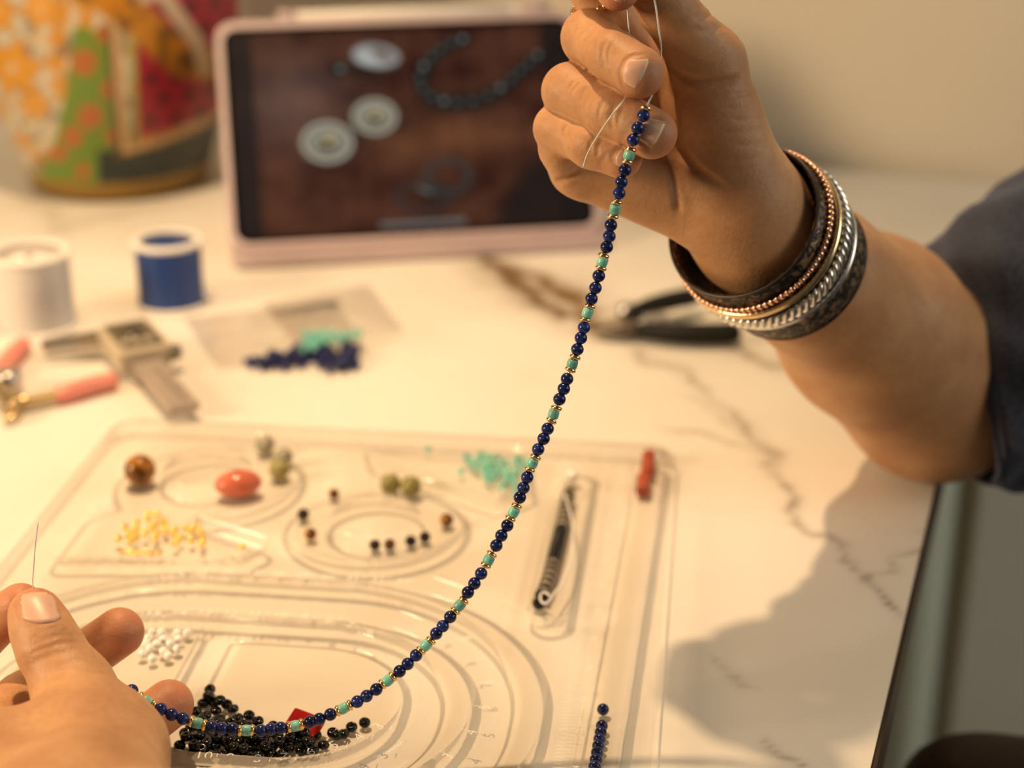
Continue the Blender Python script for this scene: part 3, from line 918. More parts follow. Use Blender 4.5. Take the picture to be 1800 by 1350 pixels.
def engraved_mat():
    m, nt, b = new_mat('engraved_dark_bronze')
    tc = N(nt, 'ShaderNodeTexCoord')
    wv = N(nt, 'ShaderNodeTexVoronoi', feature='DISTANCE_TO_EDGE'); wv.inputs['Scale'].default_value = 70
    no = N(nt, 'ShaderNodeTexNoise'); no.inputs['Scale'].default_value = 70
    mxv = N(nt, 'ShaderNodeMix', data_type='RGBA'); mxv.inputs[0].default_value = 0.12
    nt.links.new(tc.outputs['Object'], no.inputs['Vector']); nt.links.new(tc.outputs['Object'], mxv.inputs[6]); nt.links.new(no.outputs['Color'], mxv.inputs[7])
    nt.links.new(mxv.outputs[2], wv.inputs['Vector'])
    r = ramp(nt, [(0.05, (0.010, 0.010, 0.012)), (0.13, (0.10, 0.07, 0.045)), (0.3, (0.26, 0.17, 0.095))])
    nt.links.new(wv.outputs['Distance'], r.inputs['Fac']); nt.links.new(r.outputs['Color'], b.inputs['Base Color'])
    b.inputs['Metallic'].default_value = 0.55; b.inputs['Roughness'].default_value = 0.5
    bu = N(nt, 'ShaderNodeBump'); bu.inputs['Strength'].default_value = 0.5; bu.inputs['Distance'].default_value = 0.001
    nt.links.new(wv.outputs['Distance'], bu.inputs['Height']); nt.links.new(bu.outputs[0], b.inputs['Normal'])
    return m
RB = 0.0285
cuff = thing('cuff_bracelet', 'wide dark engraved cuff bracelet underneath the bangles on the wrist', 'bracelet', WC + AXW * 0.012, 'bracelets on the wrist')
obj('band', band(WC + AXW * 0.0135, AXW, RB - 0.0005, 0.043, 0.0012), engraved_mat(), cuff)
for o_ in (-0.0078, 0.0348):
    obj('rim', MB().tube(ring_pts(WC + AXW * o_, AXW, RB + 0.0004), 0.0007, 8, closed=True), mat('dark_rim', (0.05, 0.04, 0.035), 0.35, 0.8), cuff)
ax1 = (AXW + RIGHT * 0.05).normalized()
bb = thing('beaded_bangle', 'thin beaded rose gold bangle nearest the hand', 'bracelet', WC, 'bracelets on the wrist')
b = MB(); rp = ring_pts(WC, ax1, RB + 0.0022, 88)
for p in rp: b.ball(p, 0.00128, 8, 6)
obj('bead_chain', b, M_ROSE, bb); bb.children[0]['kind'] = 'stuff'
obj('core', MB().tube(rp, 0.0007, 8, closed=True), M_ROSE, bb)
obj('knot', MB().ball(rp[0], 0.0021, 12, 8), M_GOLD, bb)
b = MB().tube(ring_pts(WC + AXW * 0.0052, AXW, RB + 0.0022), 0.0015, 12, closed=True, flat=None)
tag(obj('gold_bangle', b, mat('pale_gold', (0.92, 0.70, 0.40), 0.2, 1.0, var=0.05, scale=200)), 'smooth shiny yellow gold bangle beside the beaded one', 'bracelet', 'bracelets on the wrist')
def rope(c, axis, r, rr, n, M_, name, label):
    t = thing(name, label, 'bracelet', c, 'bracelets on the wrist')
    base = ring_pts(c, axis, r, n * 6)
    axis = axis.normalized()
    for s_ in range(3):
        P = []
        for i, p in enumerate(base):
            a = 2 * PI * i / 6 / 1.0 * 0.5 + s_ * 2 * PI / 3
            rad = (p - c).normalized()
            P.append(p + rad * math.cos(a) * rr * 0.5 + axis * math.sin(a) * rr * 0.95)
        obj('strand', MB().tube(P, rr * 0.55, 6, closed=True), M_, t)
    return t
rope(WC + AXW * 0.0112, (AXW + UP * 0.04).normalized(), RB + 0.0026, 0.0022, 44, M_SILVER, 'twisted_bangle', 'twisted silver bangle next to the shiny gold one')
b = MB().tube(ring_pts(WC + AXW * 0.0182, (AXW - RIGHT * 0.07).normalized(), RB + 0.0020), 0.0012, 10, closed=True)
tag(obj('silver_bangle', b, M_SILVER), 'plain thin silver bangle nearest the elbow', 'bracelet', 'bracelets on the wrist')

i0, i1 = Vector(DM(1128, 132, 604)) / 1000, Vector(DM(1038, -42, 588)) / 1000
ia = (i1 - i0).normalized(); ic = i0 + (i1 - i0) * 0.78
rg = thing('finger_ring', 'gold beaded ring worn on the index finger', 'ring', ic)
b = MB(); rp = ring_pts(ic, ia, 0.0112, 32)
for p in rp: b.ball(p, 0.00115, 8, 6)
o = obj('bead_rim', b, M_GOLD, rg); o['kind'] = 'stuff'
obj('band', MB().tube(rp, 0.0007, 8, closed=True), M_GOLD, rg)

# ------------------------------------------------------------------ necklace
def zq(a, b): return Vector(a).normalized().to_track_quat('Z', 'Y')
def bead_mesh(name, prof, seg=20):
    return MB().lathe(prof, seg).mesh(name)
def circ_prof(r, hole, n=12):
    """round bead with a drilled hole, axis z"""
    a0 = math.asin(hole / r); P = [(hole, 0.0)]
    P = []
    for i in range(n + 1):
        a = a0 + (PI - 2 * a0) * i / n
        P.append((r * math.sin(a), r * math.cos(a)))
    P.append((hole, -r * math.cos(a0) * 0.2)); P.append((hole, r * math.cos(a0) * 0.2)); P.append(P[0])
    return P
def torus_prof(R, r, n=10, zs=1.0):
    P = [((R - r) + r * math.cos(2 * PI * i / n), r * zs * math.sin(2 * PI * i / n)) for i in range(n + 1)]
    return P
ME_LAPIS = bead_mesh('lapis_bead', circ_prof(0.00210, 0.00040)); ME_LAPIS.materials.append(M_LAPIS)
ME_GOLD = bead_mesh('gold_rondelle', torus_prof(0.00190, 0.00074, 12)); ME_GOLD.materials.append(M_GOLD)
pr = [(0.0004, 0.00160), (0.0013, 0.00158), (0.00170, 0.00130), (0.00182, 0.0006), (0.00184, 0), (0.00182, -0.0006), (0.00170, -0.00130), (0.0013, -0.00158), (0.0004, -0.00160), (0.0004, 0.00160)]
ME_AQUA = bead_mesh('aqua_cube', pr, 12); ME_AQUA.materials.append(M_AQUA)
# centre line, photograph position and depth of each turquoise bead
AQ = [(1106, 272, 544), (1081, 368, 548), (1059, 460, 551), (1033, 550, 553), (1006, 640, 555), (973, 728, 556), (936, 814, 557), (903, 900, 558),
      (859, 984, 558), (808, 1064, 558), (749, 1134, 558), (682, 1196, 557), (604, 1245, 556), (519, 1276, 555), (433, 1284, 553), (347, 1271, 551), (258, 1233, 549)]
P_aq = [D(1138, 180, 540)] + [D(*q) for q in AQ] + [D(178, 1165, 548)]
necklace = thing('bead_necklace', 'half-strung necklace of dark blue, turquoise and gold beads held between two hands', 'necklace', D(519, 1276, 555))
def cat_rom(P, i, t):
    p0 = P[max(i - 1, 0)]; p1 = P[i]; p2 = P[i + 1]; p3 = P[min(i + 2, len(P) - 1)]
    return 0.5 * ((2 * p1) + (p2 - p0) * t + (2 * p0 - 5 * p1 + 4 * p2 - p3) * t * t + (3 * p1 - p0 - 3 * p2 + p3) * t ** 3)
core = []
def put(me_, name, p, t, jit=0.0):
    q = (t.normalized() + Vector((rnd.uniform(-1, 1), rnd.uniform(-1, 1), rnd.uniform(-1, 1))) * 0.14).normalized().to_track_quat('Z', 'Y')
    off = (RIGHT * rnd.uniform(-1, 1) + UP * rnd.uniform(-1, 1)) * jit
    q = q @ Quaternion((0, 0, 1), rnd.uniform(0, 6.28))
    core.append(p)
    return obj(name, me_, None, necklace, p + off, q)
FR = [(0.126, 'g'), (0.288, 'l'), (0.5, 'l'), (0.712, 'l'), (0.874, 'g')]
top = [(D(1135, 190, 539.5), 'g'), (D(1131, 203.5, 540), 'l'), (D(1121, 225, 541), 'l'), (D(1113, 246, 542), 'l'), (D(1109, 262, 543.5), 'g')]
for i, (p, k) in enumerate(top):
    t = (top[min(i + 1, 4)][0] - top[max(i - 1, 0)][0])
    put(ME_GOLD if k == 'g' else ME_LAPIS, 'gold_spacer' if k == 'g' else 'lapis_bead', p, t)
for i in range(1, len(P_aq) - 1):
    t = cat_rom(P_aq, i, 0.05) - cat_rom(P_aq, i - 1, 0.95)
    put(ME_AQUA, 'turquoise_bead', P_aq[i], t)
    for fr, k in (FR[:2] if i == len(P_aq) - 2 else FR):
        p = cat_rom(P_aq, i, fr); t = cat_rom(P_aq, i, min(fr + .02, 1)) - cat_rom(P_aq, i, fr - .02)
        put(ME_GOLD if k == 'g' else ME_LAPIS, 'gold_spacer' if k == 'g' else 'lapis_bead', p, t, 0.00022)
obj('thread', MB().tube(spline([D(1108, -60, 556), D(1136, -30, 553), D(1150, 0, 551), D(1158, 50, 553), D(1162, 95, 556), D(1152, 150, 553), D(1141, 178, 544), D(1136, 188, 540)], 6) + [c for c in core[1:]], 0.00032, 8), M_THREAD, necklace)
obj('thread_tail', MB().tube(spline([D(1108, -50, 557), D(1103, 10, 560), D(1106, 62, 560), D(1108, 110, 562), D(1104, 160, 552), D(1098, 174, 545), D(1075, 203, 541), D(1050, 240, 547), D(1033, 270, 552), D(1025, 294, 556)], 6), 0.00024, 8), M_THREAD, necklace)
obj('thread_end', MB().tube(spline([core[-1], D(120, 1120, 554), D(70, 1060, 554), D(58, 1030, 553), D(59, 1000, 552), D(62, 960, 551), D(67, 917, 550)], 6), 0.00022, 8), M_THREAD, necklace)

# ------------------------------------------------------------------ bead board (clear moulded tray)
T0 = G(200, 742, .008)
TA = math.radians(6.8)
TU = Vector((math.cos(TA), -math.sin(TA), 0)); TD = Vector((-math.sin(TA), -math.cos(TA), 0))
def TP(a, b_, h): return T0 * 1 + TU * (a / 1000) + TD * (b_ / 1000) + Vector((0, 0, h / 1000 - T0.z))
def ab(p):
    d = p - T0
    return d.dot(TU) * 1000, d.dot(TD) * 1000
HT, HF = 9.0, 1.3
sp = 0.8
ga = np.arange(-1, 265 + sp, sp); gb = np.arange(-5, 330 + sp, sp)
X, Y = np.meshgrid(ga, gb, indexing='ij')
def s_rr(cx, cy, hw, hh, r):
    qx = np.abs(X - cx) - hw + r; qy = np.abs(Y - cy) - hh + r
    return np.hypot(np.maximum(qx, 0), np.maximum(qy, 0)) + np.minimum(np.maximum(qx, qy), 0) - r
def s_circ(cx, cy, r): return np.hypot(X - cx, Y - cy) - r
def s_caps(p, q, r): return pdist(X, Y, [p, q])[0] - r
def s_poly(P, r):
    """rounded polygon"""
    ins = np.zeros(X.shape, bool); n = len(P)
    for i in range(n):
        x0, y0 = P[i]; x1, y1 = P[(i + 1) % n]
        c = ((y0 > Y) != (y1 > Y)) & (X < (x1 - x0) * (Y - y0) / ((y1 - y0) or 1e-9) + x0)
        ins ^= c
    d = pdist(X, Y, P + [P[0]])[0]
    return np.where(ins, -d, d) - r
C1, C2 = (59, 46), (140, 79.5)
d1 = np.maximum(s_circ(*C1, 41.0), -s_circ(57.5, 43.5, 20.5))
d2 = np.maximum(s_circ(*C2, 38.0), -s_circ(140.5, 80.5, 20.0))
uc, vc = 112, 213
o1 = np.maximum(s_rr(uc, vc, 112.0, 89.5, 84), -s_rr(uc, vc, 100, 78, 74))
o2 = np.maximum(s_rr(uc, vc, 87.5, 60.5, 58), -s_rr(uc, vc, 76, 49, 47))
mn = np.maximum(s_rr(uc + 26 - 40, 210.5, 76, 40.5, 38), -(X - 101.5))            # right compartment with its straight left side
mn = np.maximum(s_rr(126, 210.5, 49, 40.5, 37), (103 - X) * 1.0)
sm = np.maximum(s_rr(98, 210.5, 49, 40.5, 37), (X - 93.0))
sA = s_caps((220, 23), (219.5, 146), 7.2)
sB = s_caps((251.5, 13), (242.5, 318), 7.0)
tq = s_poly([(125, 6), (192, 13), (198, 44), (187, 54), (130, 20)], 4.5)
gd = s_poly([(21, 125), (21, 86), (28, 76), (97, 108), (92, 116)], 4.5)
def sink(d, depth, wall=1.3): 
    t = np.clip((d + wall) / (2 * wall), 0, 1); t = t * t * (3 - 2 * t)
    return depth * (1 - t)
Z = np.full(X.shape, HT)
for d, dep in ((d1, HT - HF), (d2, HT - HF), (o1, HT - HF), (o2, HT - HF), (mn, HT - HF), (sm, HT - HF), (sA, HT - HF), (sB, HT - HF), (tq, 6.2), (gd, 6.2)):
    Z = np.minimum(Z, HT - sink(d, dep))
# raised lip on the edges of the channels and the outer rim, then the skirt
rim = s_rr(132, 163, 132, 167, 14)
Z += 0.9 * np.exp(-((rim + 3.2) / 1.1) ** 2)
for d in (o1, o2, d1, d2, sA, sB): Z += 0.7 * np.exp(-((d - 2.0) / 0.9) ** 2)
sk = np.clip((rim + 1.2) / 1.2, 0, 1)
Z = Z * (1 - sk) + 0.15 * sk
Z = np.maximum(Z, 0.15)
keep = rim < 0.9
BASE = np.array(T0) * 1.0; BASE[2] = 0
Vt = BASE + (X / 1000)[..., None] * np.array(TU) + (Y / 1000)[..., None] * np.array(TD)
Vt[..., 2] = Z / 1000
ix = np.arange(X.size).reshape(X.shape)
qk = keep[:-1, :-1] & keep[1:, :-1] & keep[:-1, 1:] & keep[1:, 1:]
Fq = np.stack([ix[:-1, :-1], ix[:-1, 1:], ix[1:, 1:], ix[1:, :-1]], -1)[qk]
used = np.unique(Fq); remap = np.full(X.size, -1); remap[used] = np.arange(len(used))
me = np_mesh('tray_shell', Vt.reshape(-1, 3)[used], remap[Fq])
board = thing('bead_board', 'clear plastic bead board with ruled channels and round dishes', 'bead tray', TP(132, 150, 0))
obj('tray_shell', me, M_PLASTIC, board)
def tray_h(a, b_):
    i = int(round((a - ga[0]) / sp)); j = int(round((b_ - gb[0]) / sp))
    i = min(max(i, 0), X.shape[0] - 1); j = min(max(j, 0), X.shape[1] - 1)
    return float(Z[i, j])

def text_mesh(txt, size):
    c = bpy.data.curves.new('digits', 'FONT'); c.body = txt; c.size = size; c.align_x = 'CENTER'; c.align_y = 'CENTER'; c.resolution_u = 2; c.offset = -size * 0.012
    o = bpy.data.objects.new('digits', c); COL.objects.link(o)
    dg = bpy.context.evaluated_depsgraph_get(); dg.update()
    me_ = bpy.data.meshes.new_from_object(o.evaluated_get(dg))
    V = [v.co.copy() for v in me_.vertices]; Fs = [tuple(p.vertices) for p in me_.polygons]
    bpy.data.objects.remove(o); bpy.data.curves.remove(c); bpy.data.meshes.remove(me_)
    return V, Fs
num = MB()
def put_text(txt, p, xdir, size):
    V, Fs = text_mesh(txt, size)
    x = Vector(xdir).normalized(); y = UPZ.cross(x)
    num.add([p + x * v.x + y * v.y for v in V], Fs)
def tick(p, d, L, w):
    d = Vector(d).normalized(); s_ = UPZ.cross(d)
    num.add([p - s_ * w, p + s_ * w, p + s_ * w + d * L, p - s_ * w + d * L], [(0, 1, 2, 3)])
for t_, x_, y_ in (('10', 358, 1329), ('9', 404, 1332), ('8', 452, 1334), ('7', 498, 1331), ('6', 546, 1322), ('5', 587, 1310), ('4', 632, 1296), ('3', 666, 1277)):
    p = G(x_, y_, .0095)
    put_text(t_, p + Vector((0, 0, 0.0001)), (G(x_ + 20, y_, .0095) - p) + Vector((0, 0.0025 * (x_ > 520) + 0.003 * (x_ > 600), 0)), 0.0062)
    tick(p + TU * 0.0042 + TD * 0.001, -TD, 0.003, 0.00012)
for t_, x_, y_ in (('15', 270, 1076), ('14', 315, 1076), ('13', 360, 1076), ('12', 405, 1077), ('11', 448, 1078), ('10', 492, 1081), ('9', 535, 1084), ('8', 578, 1090), ('7', 616, 1099), ('6', 650, 1112)):
    p = G(x_, y_, .0095)
    put_text(t_, p, TU + TD * 0.0, 0.0058); tick(p + TU * 0.004 - TD * 0.001, -TD, 0.003, 0.00012)
for i, x_ in enumerate(range(180, 740, 44)):
    y_ = 1004 + max(0, (x_ - 420)) * 0.06
    p = G(x_, y_, .0095); put_text(str(21 + i), p, TU, 0.0056); tick(p + TU * 0.004, -TD, 0.003, 0.00012)
for i in range(1, 10):
    an = math.radians(-62 + i * 13)
    cx, cy = 112 + 28 + 65 * math.cos(an), 213 + 68 * math.sin(an)
    p = TP(cx, cy, 9.6)
    put_text(str(10 - i), p, TU * -math.sin(an) * -1 + TD * math.cos(an) * -1, 0.0055)
    tick(TP(112 + 28 + 61 * math.cos(an), 213 + 62 * math.sin(an), 9.6), TU * math.cos(an) + TD * math.sin(an), 0.0025, 0.00012)
for k in range(0, 300, 2):
    L = 0.005 if k % 10 == 0 else 0.0026
    tick(TP(231, 8 + k, 9.65), TU, L, 0.00009)
    if k < 160: tick(TP(203.5, 8 + k, 9.65), TU, L, 0.00009)
    if k % 20 == 0 and k > 0: put_text(str(k // 10), TP(238.6, 8 + k, 9.7), -TD, 0.0036)
obj('ruler_print', num.mesh('ruler_print', smooth=False, merge=False), M_RULE, board)

# ------------------------------------------------------------------ loose beads on the board
def scatter(name, me_, label, cat, group, pts, r, spin=True, flatq=False):
    out = []
    for p in pts:
        q = Quaternion((rnd.uniform(-1, 1), rnd.uniform(-1, 1), rnd.uniform(-1, 1), rnd.uniform(-1, 1))).normalized()
        if flatq:
            q = Vector((rnd.uniform(-flatq, flatq), rnd.uniform(-flatq, flatq), 1)).normalized().to_track_quat('Z', 'Y')
        o = obj(name, me_, None, None, p, q)
        out.append(tag(o, label, cat, group))
    return out
def pix_floor(x, y, r_mm):
    """bead resting on the tray below a photograph point"""
    h = 3.0
    for _ in range(4):
        p = G(x, y, (h) / 1000)
        a, c = ab(p)
        h = tray_h(a, c) + r_mm
    p = G(x, y, h / 1000)
    return p
# black seed beads heaped in the main compartment
ME_SEED = bead_mesh('black_seed_bead', torus_prof(0.00205, 0.00085, 10, 1.45), 18); ME_SEED.materials.append(M_BLACKGLASS)
def inside(x, y, P):
    c = False; n = len(P)
    for i in range(n):
        x0, y0 = P[i]; x1, y1 = P[(i + 1) % n]
        if (y0 > y) != (y1 > y) and x < (x1 - x0) * (y - y0) / (y1 - y0) + x0: c = not c
    return c
heap = [(352, 1214), (372, 1218), (405, 1243), (440, 1258), (478, 1272), (520, 1285), (560, 1296), (588, 1302), (560, 1318), (500, 1330), (430, 1334), (350, 1332), (300, 1326), (312, 1290), (330, 1250)]
pts = [(356, 1193), (346, 1209), (369, 1212), (592, 1292), (618, 1278), (641, 1270), (604, 1290), (555, 1292), (585, 1288)]
flo = [G(x, y, (HF + 1.3) / 1000) for x, y in pts]
tries = 0
while tries < 9000 and len(flo) < 150:
    tries += 1
    x, y = rnd.uniform(290, 610), rnd.uniform(1200, 1340)
    if not inside(x, y, heap): continue
    p = G(x, y, (HF + 1.3) / 1000)
    a, c = ab(p)
    if tray_h(a, c) > HF + 0.4: continue
    if all((p - q).length > 0.0036 for q in flo): flo.append(p)
flo = [p for p in flo if tray_h(*ab(p)) < HF + 1.0]
upper = []
tries = 0
while tries < 5000 and len(upper) < 30:
    tries += 1
    q = rnd.choice(flo[8:]); p = q + Vector((rnd.uniform(-.002, .002), rnd.uniform(-.002, .002), 0.0022))
    if all((p - o_).length > 0.0036 for o_ in upper) and sum((p - o_).length < 0.0040 for o_ in flo) >= 3: upper.append(p)
scatter('black_seed_bead', ME_SEED, 'glossy black seed bead heaped in the big compartment', 'bead', 'black seed beads in the big compartment', flo + upper, 0.002, flatq=0.28)
# red square bead behind the necklace
rp_ = pix_floor(535, 1279, 2.2)
b = MB().prism(rrect(-0.0058, 0.0058, -0.0040, 0.0040, 0.0008, 3), -0.0022, 0.0022, None, 0.0005)
me = b.mesh('red_square_bead'); me.materials.append(mat('red_glass', (0.42, 0.012, 0.010), 0.12, var=0.15, scale=200, coat=0.4)); me.set_sharp_from_angle(angle=0.6)
tag(obj('square_bead', me, None, None, rp_ + Vector((0, 0, 0.0012)), Quaternion((0, 0, 1), -0.55) @ Quaternion((1, 0, 0), 0.5)), 'red glass rectangular bead among the black beads', 'bead')
# pearly white beads in the small compartment
ME_PEARL = bead_mesh('pearl_bead', circ_prof(0.0018, 0.0004, 8), 14); ME_PEARL.materials.append(mat('pearl', (0.86, 0.83, 0.78), 0.22, var=0.05, scale=200, coat=0.5))
pts = []
for x, y in ((262, 1122), (275, 1120), (288, 1124), (301, 1121), (314, 1124), (327, 1123), (268, 1110), (284, 1112), (298, 1111), (312, 1113), (300, 1131), (312, 1141), (288, 1145), (272, 1148), (296, 1153), (283, 1159), (302, 1160), (264, 1140), (276, 1132), (257, 1132), (290, 1137), (318, 1133), (268, 1158), (250, 1150), (330, 1113)):
    p = pix_floor(x, y, 1.8)
    if all((p - q).length > 0.0034 for q in pts): pts.append(p)
scatter('pearl_bead', ME_PEARL, 'small pearly white bead in the compartment behind the fingers', 'bead', 'white beads in the small compartment', pts, .0018)
# gold beads in the three-cornered compartment
ME_GB = bead_mesh('gold_bead', circ_prof(0.0016, 0.0004, 8), 14); ME_GB.materials.append(M_BRIGHTGOLD)
pts = []
tries = 0
clus = [(228, 936, 26, 14), (250, 930, 24, 14), (276, 930, 14, 16), (322, 938, 32, 16), (272, 906, 14, 6), (345, 940, 12, 16)]
while len(pts) < 30 and tries < 3000:
    tries += 1
    cx, cy, sx, sy = rnd.choice(clus)
    x, y = cx + rnd.uniform(-1, 1) * sx, cy + rnd.uniform(-1, 1) * sy
    p = pix_floor(x, y, 1.9)
    if tray_h(*ab(p)) < 4 and all((p - q).length > 0.0035 for q in pts): pts.append(p)
scatter('gold_bead', ME_GB, 'tiny round gold bead loose in the three-cornered compartment', 'bead', 'gold beads in the three-cornered compartment', pts, .0019)
pts = [pix_floor(x, y, 1.3) for x, y in ((215, 971), (228, 970), (240, 972), (253, 970), (266, 973), (280, 971), (426, 960))]
ME_GB2 = bead_mesh('gold_seed_bead', torus_prof(0.0015, 0.0006, 8, 1.4), 12); ME_GB2.materials.append(M_BRIGHTGOLD)
scatter('gold_seed_bead', ME_GB2, 'minute gold seed bead on the ledge below the gold beads', 'bead', 'gold seed beads on the ledge', pts, .0013, flatq=.3)
# turquoise chips
ME_CHIP = bead_mesh('turquoise_chip', [(r_ * 0.78, z_ * 0.78) for r_, z_ in pr], 10); ME_CHIP.materials.append(stone_mat('turquoise_chips', [(0.3, (0.10, 0.46, 0.38)), (0.7, (0.28, 0.66, 0.54))], 300, rough=0.35, coat=0.1, rnd_amt=0.2))
pts = [pix_floor(753, 790, 1.5), pix_floor(810, 828, 1.5)]
tries = 0
clus = [(865, 815, 40, 18), (895, 835, 22, 22), (845, 812, 14, 16), (875, 825, 22, 14), (905, 815, 20, 16)]
while len(pts) < 46 and tries < 4000:
    tries += 1
    cx, cy, sx, sy = rnd.choice(clus)
    p = pix_floor(cx + rnd.gauss(0, .5) * sx, cy + rnd.gauss(0, .5) * sy, 1.5)
    if tray_h(*ab(p)) < 6 and all((p - q).length > 0.0031 for q in pts): pts.append(p)
scatter('turquoise_chip', ME_CHIP, 'small turquoise cube bead scattered near the top of the board', 'bead', 'turquoise beads scattered on the board', pts, .0015)
# big stones in the dishes
M_TIGER = stone_mat('tiger_eye', [(0.36, (0.010, 0.005, 0.003)), (0.47, (0.12, 0.045, 0.006)), (0.56, (0.42, 0.17, 0.02)), (0.72, (0.16, 0.06, 0.01))], 75, rough=0.08, dist=0.8, rnd_amt=0.0)
M_TIGER2 = stone_mat('tiger_eye_small', [(0.36, (0.012, 0.006, 0.004)), (0.5, (0.16, 0.06, 0.01)), (0.62, (0.40, 0.17, 0.03))], 190, rough=0.1, dist=0.8, rnd_amt=0.45)
M_ONYX = stone_mat('dark_garnet', [(0.3, (0.008, 0.006, 0.006)), (0.7, (0.05, 0.022, 0.014))], 200, rough=0.1, rnd_amt=0.3)
M_OLIVE = stone_mat('olive_stone', [(0.3, (0.17, 0.14, 0.035)), (0.5, (0.30, 0.26, 0.08)), (0.7, (0.42, 0.37, 0.15))], 150, rough=0.25, rnd_amt=0.15)
M_GREY = stone_mat('speckled_stone', [(0.35, (0.10, 0.085, 0.05)), (0.5, (0.36, 0.32, 0.22)), (0.65, (0.55, 0.50, 0.38))], 300, rough=0.3, rnd_amt=0.1)
M_CORAL = stone_mat('coral_quartz', [(0.3, (0.53, 0.115, 0.065)), (0.7, (0.64, 0.19, 0.11))], 60, rough=0.10, rnd_amt=0.0)
def stone(name, m, x, y, r, label, group=None, sc=None):
    p = pix_floor(x, y, r if not sc else r * sc[2])
    me_ = bead_mesh(name, circ_prof(r / 1000, r / 1000 * 0.14, 18), 30)
    me_.materials.append(m)
    if sc: me_.transform(Matrix.Diagonal((*sc, 1)))
    q = Vector((rnd.uniform(-1, 1), rnd.uniform(-1, 1), 0.2)).normalized().to_track_quat('Z', 'Y') if not sc else Quaternion((0, 0, 1), 0.25)
    return tag(obj(name, me_, None, None, p, q), label, 'bead', group)
stone('stone_bead', M_TIGER, 246, 826, 7.0, 'large brown tiger eye ball in the round dish')
stone('stone_bead', M_CORAL, 419, 850, 7.4, 'big polished coral red oval bead in the round dish', sc=(1.38, 0.95, 0.80))
stone('stone_bead', M_OLIVE, 491, 825, 4.6, 'olive green stone bead beside the coral red bead')
stone('stone_bead', M_GREY, 466, 781, 4.6, 'speckled grey bead at the far rim of the round dish')
stone('stone_bead', M_GREY, 498, 803, 4.4, 'speckled grey bead right behind the single olive bead')
stone('stone_bead', M_OLIVE, 686, 850, 4.6, 'olive green bead, one of two at the far side of the second dish', 'olive pair in the second dish')
stone('stone_bead', M_OLIVE, 722, 855, 4.6, 'olive green bead, one of two at the far side of the second dish', 'olive pair in the second dish')
stone('stone_bead', M_ONYX, 533, 904, 2.6, 'small black bead in the second dish beside a brown one')
stone('stone_bead', M_TIGER2, 546, 939, 2.6, 'small amber and black tiger eye bead in front of the small black bead')
stone('stone_bead', M_TIGER2, 587, 868, 2.4, 'small amber bead at the back of the second dish')
stone('stone_bead', M_TIGER2, 785, 914, 2.9, 'small brown tiger eye bead alone at the dish side near the necklace')
for x, y in ((659, 958), (685, 957)):
    stone('stone_bead', M_ONYX if x < 670 else M_TIGER2, x, y, 2.4, 'small reddish brown bead in the front row of the second dish', 'reddish beads in the front row')
for x, y in ((722, 951), (747, 944)):
    stone('stone_bead', M_ONYX, x, y, 2.4, 'small dark bead in the front row of the second dish', 'dark beads in the front row')
# lapis beads in the long straight channel
pts = [(1060, 1247)]
line = [(1058.5, 1276), (1057, 1290), (1055.5, 1302), (1053.5, 1314), (1050.5, 1326), (1046.5, 1337), (1042.5, 1348), (1039, 1360)]
for i, (x, y) in enumerate(pts + line):
    p = pix_floor(x, y, 2.0)
    if i: p = pix_floor(1058.5, 1276, 2.0) + TD * 0.0039 * (i - 1) + TU * (-0.00012 * i)
    if i: p.z = tray_h(*ab(p)) / 1000 + 0.002 if tray_h(*ab(p)) < 4 else 0.0033
    q = Quaternion((rnd.uniform(-1, 1), rnd.uniform(-1, 1), rnd.uniform(-1, 1), 1)).normalized()
    o = obj('lapis_bead', ME_LAPIS, None, None, p, q)
    tag(o, 'dark blue lapis bead lying apart ahead of the blue row' if i == 0 else 'dark blue lapis bead, %s from the far end of the row in the straight channel' % ('first', 'second', 'third', 'fourth', 'fifth', 'sixth', 'seventh', 'eighth')[max(i - 1, 0)], 'bead', None if i == 0 else 'lapis row in the straight channel')
# red barrel beads at the far end of that channel
M_JASPER = mat('red_jasper', (0.40, 0.065, 0.022), 0.3, var=0.25, scale=220, coat=0.2)
for (x, y, L, lab) in ((1139, 817, 0.0205, 'brick red barrel bead at the far end of the straight channel'), (1131, 852, 0.0150, 'shorter brick red barrel bead in front of the longer one')):
    p = pix_floor(x, y, 3.2)
    nr = int(L / 0.0022)                      # turned ribs along the barrel
    prf = [(0.0006, L / 2)]
    for k in range(nr):
        z1 = L / 2 - L * k / nr; dz = L / nr
        prf += [(0.0027, z1), (0.0032, z1 - dz * .3), (0.0032, z1 - dz * .7), (0.0027, z1 - dz)]
    prf += [(0.0006, -L / 2), (0.0006, L / 2)]
    me_ = bead_mesh('barrel_bead', prf, 22); me_.materials.append(M_JASPER)
    tag(obj('barrel_bead', me_, None, None, p, (TD + TU * 0.0).to_track_quat('Z', 'Y')), lab, 'bead')
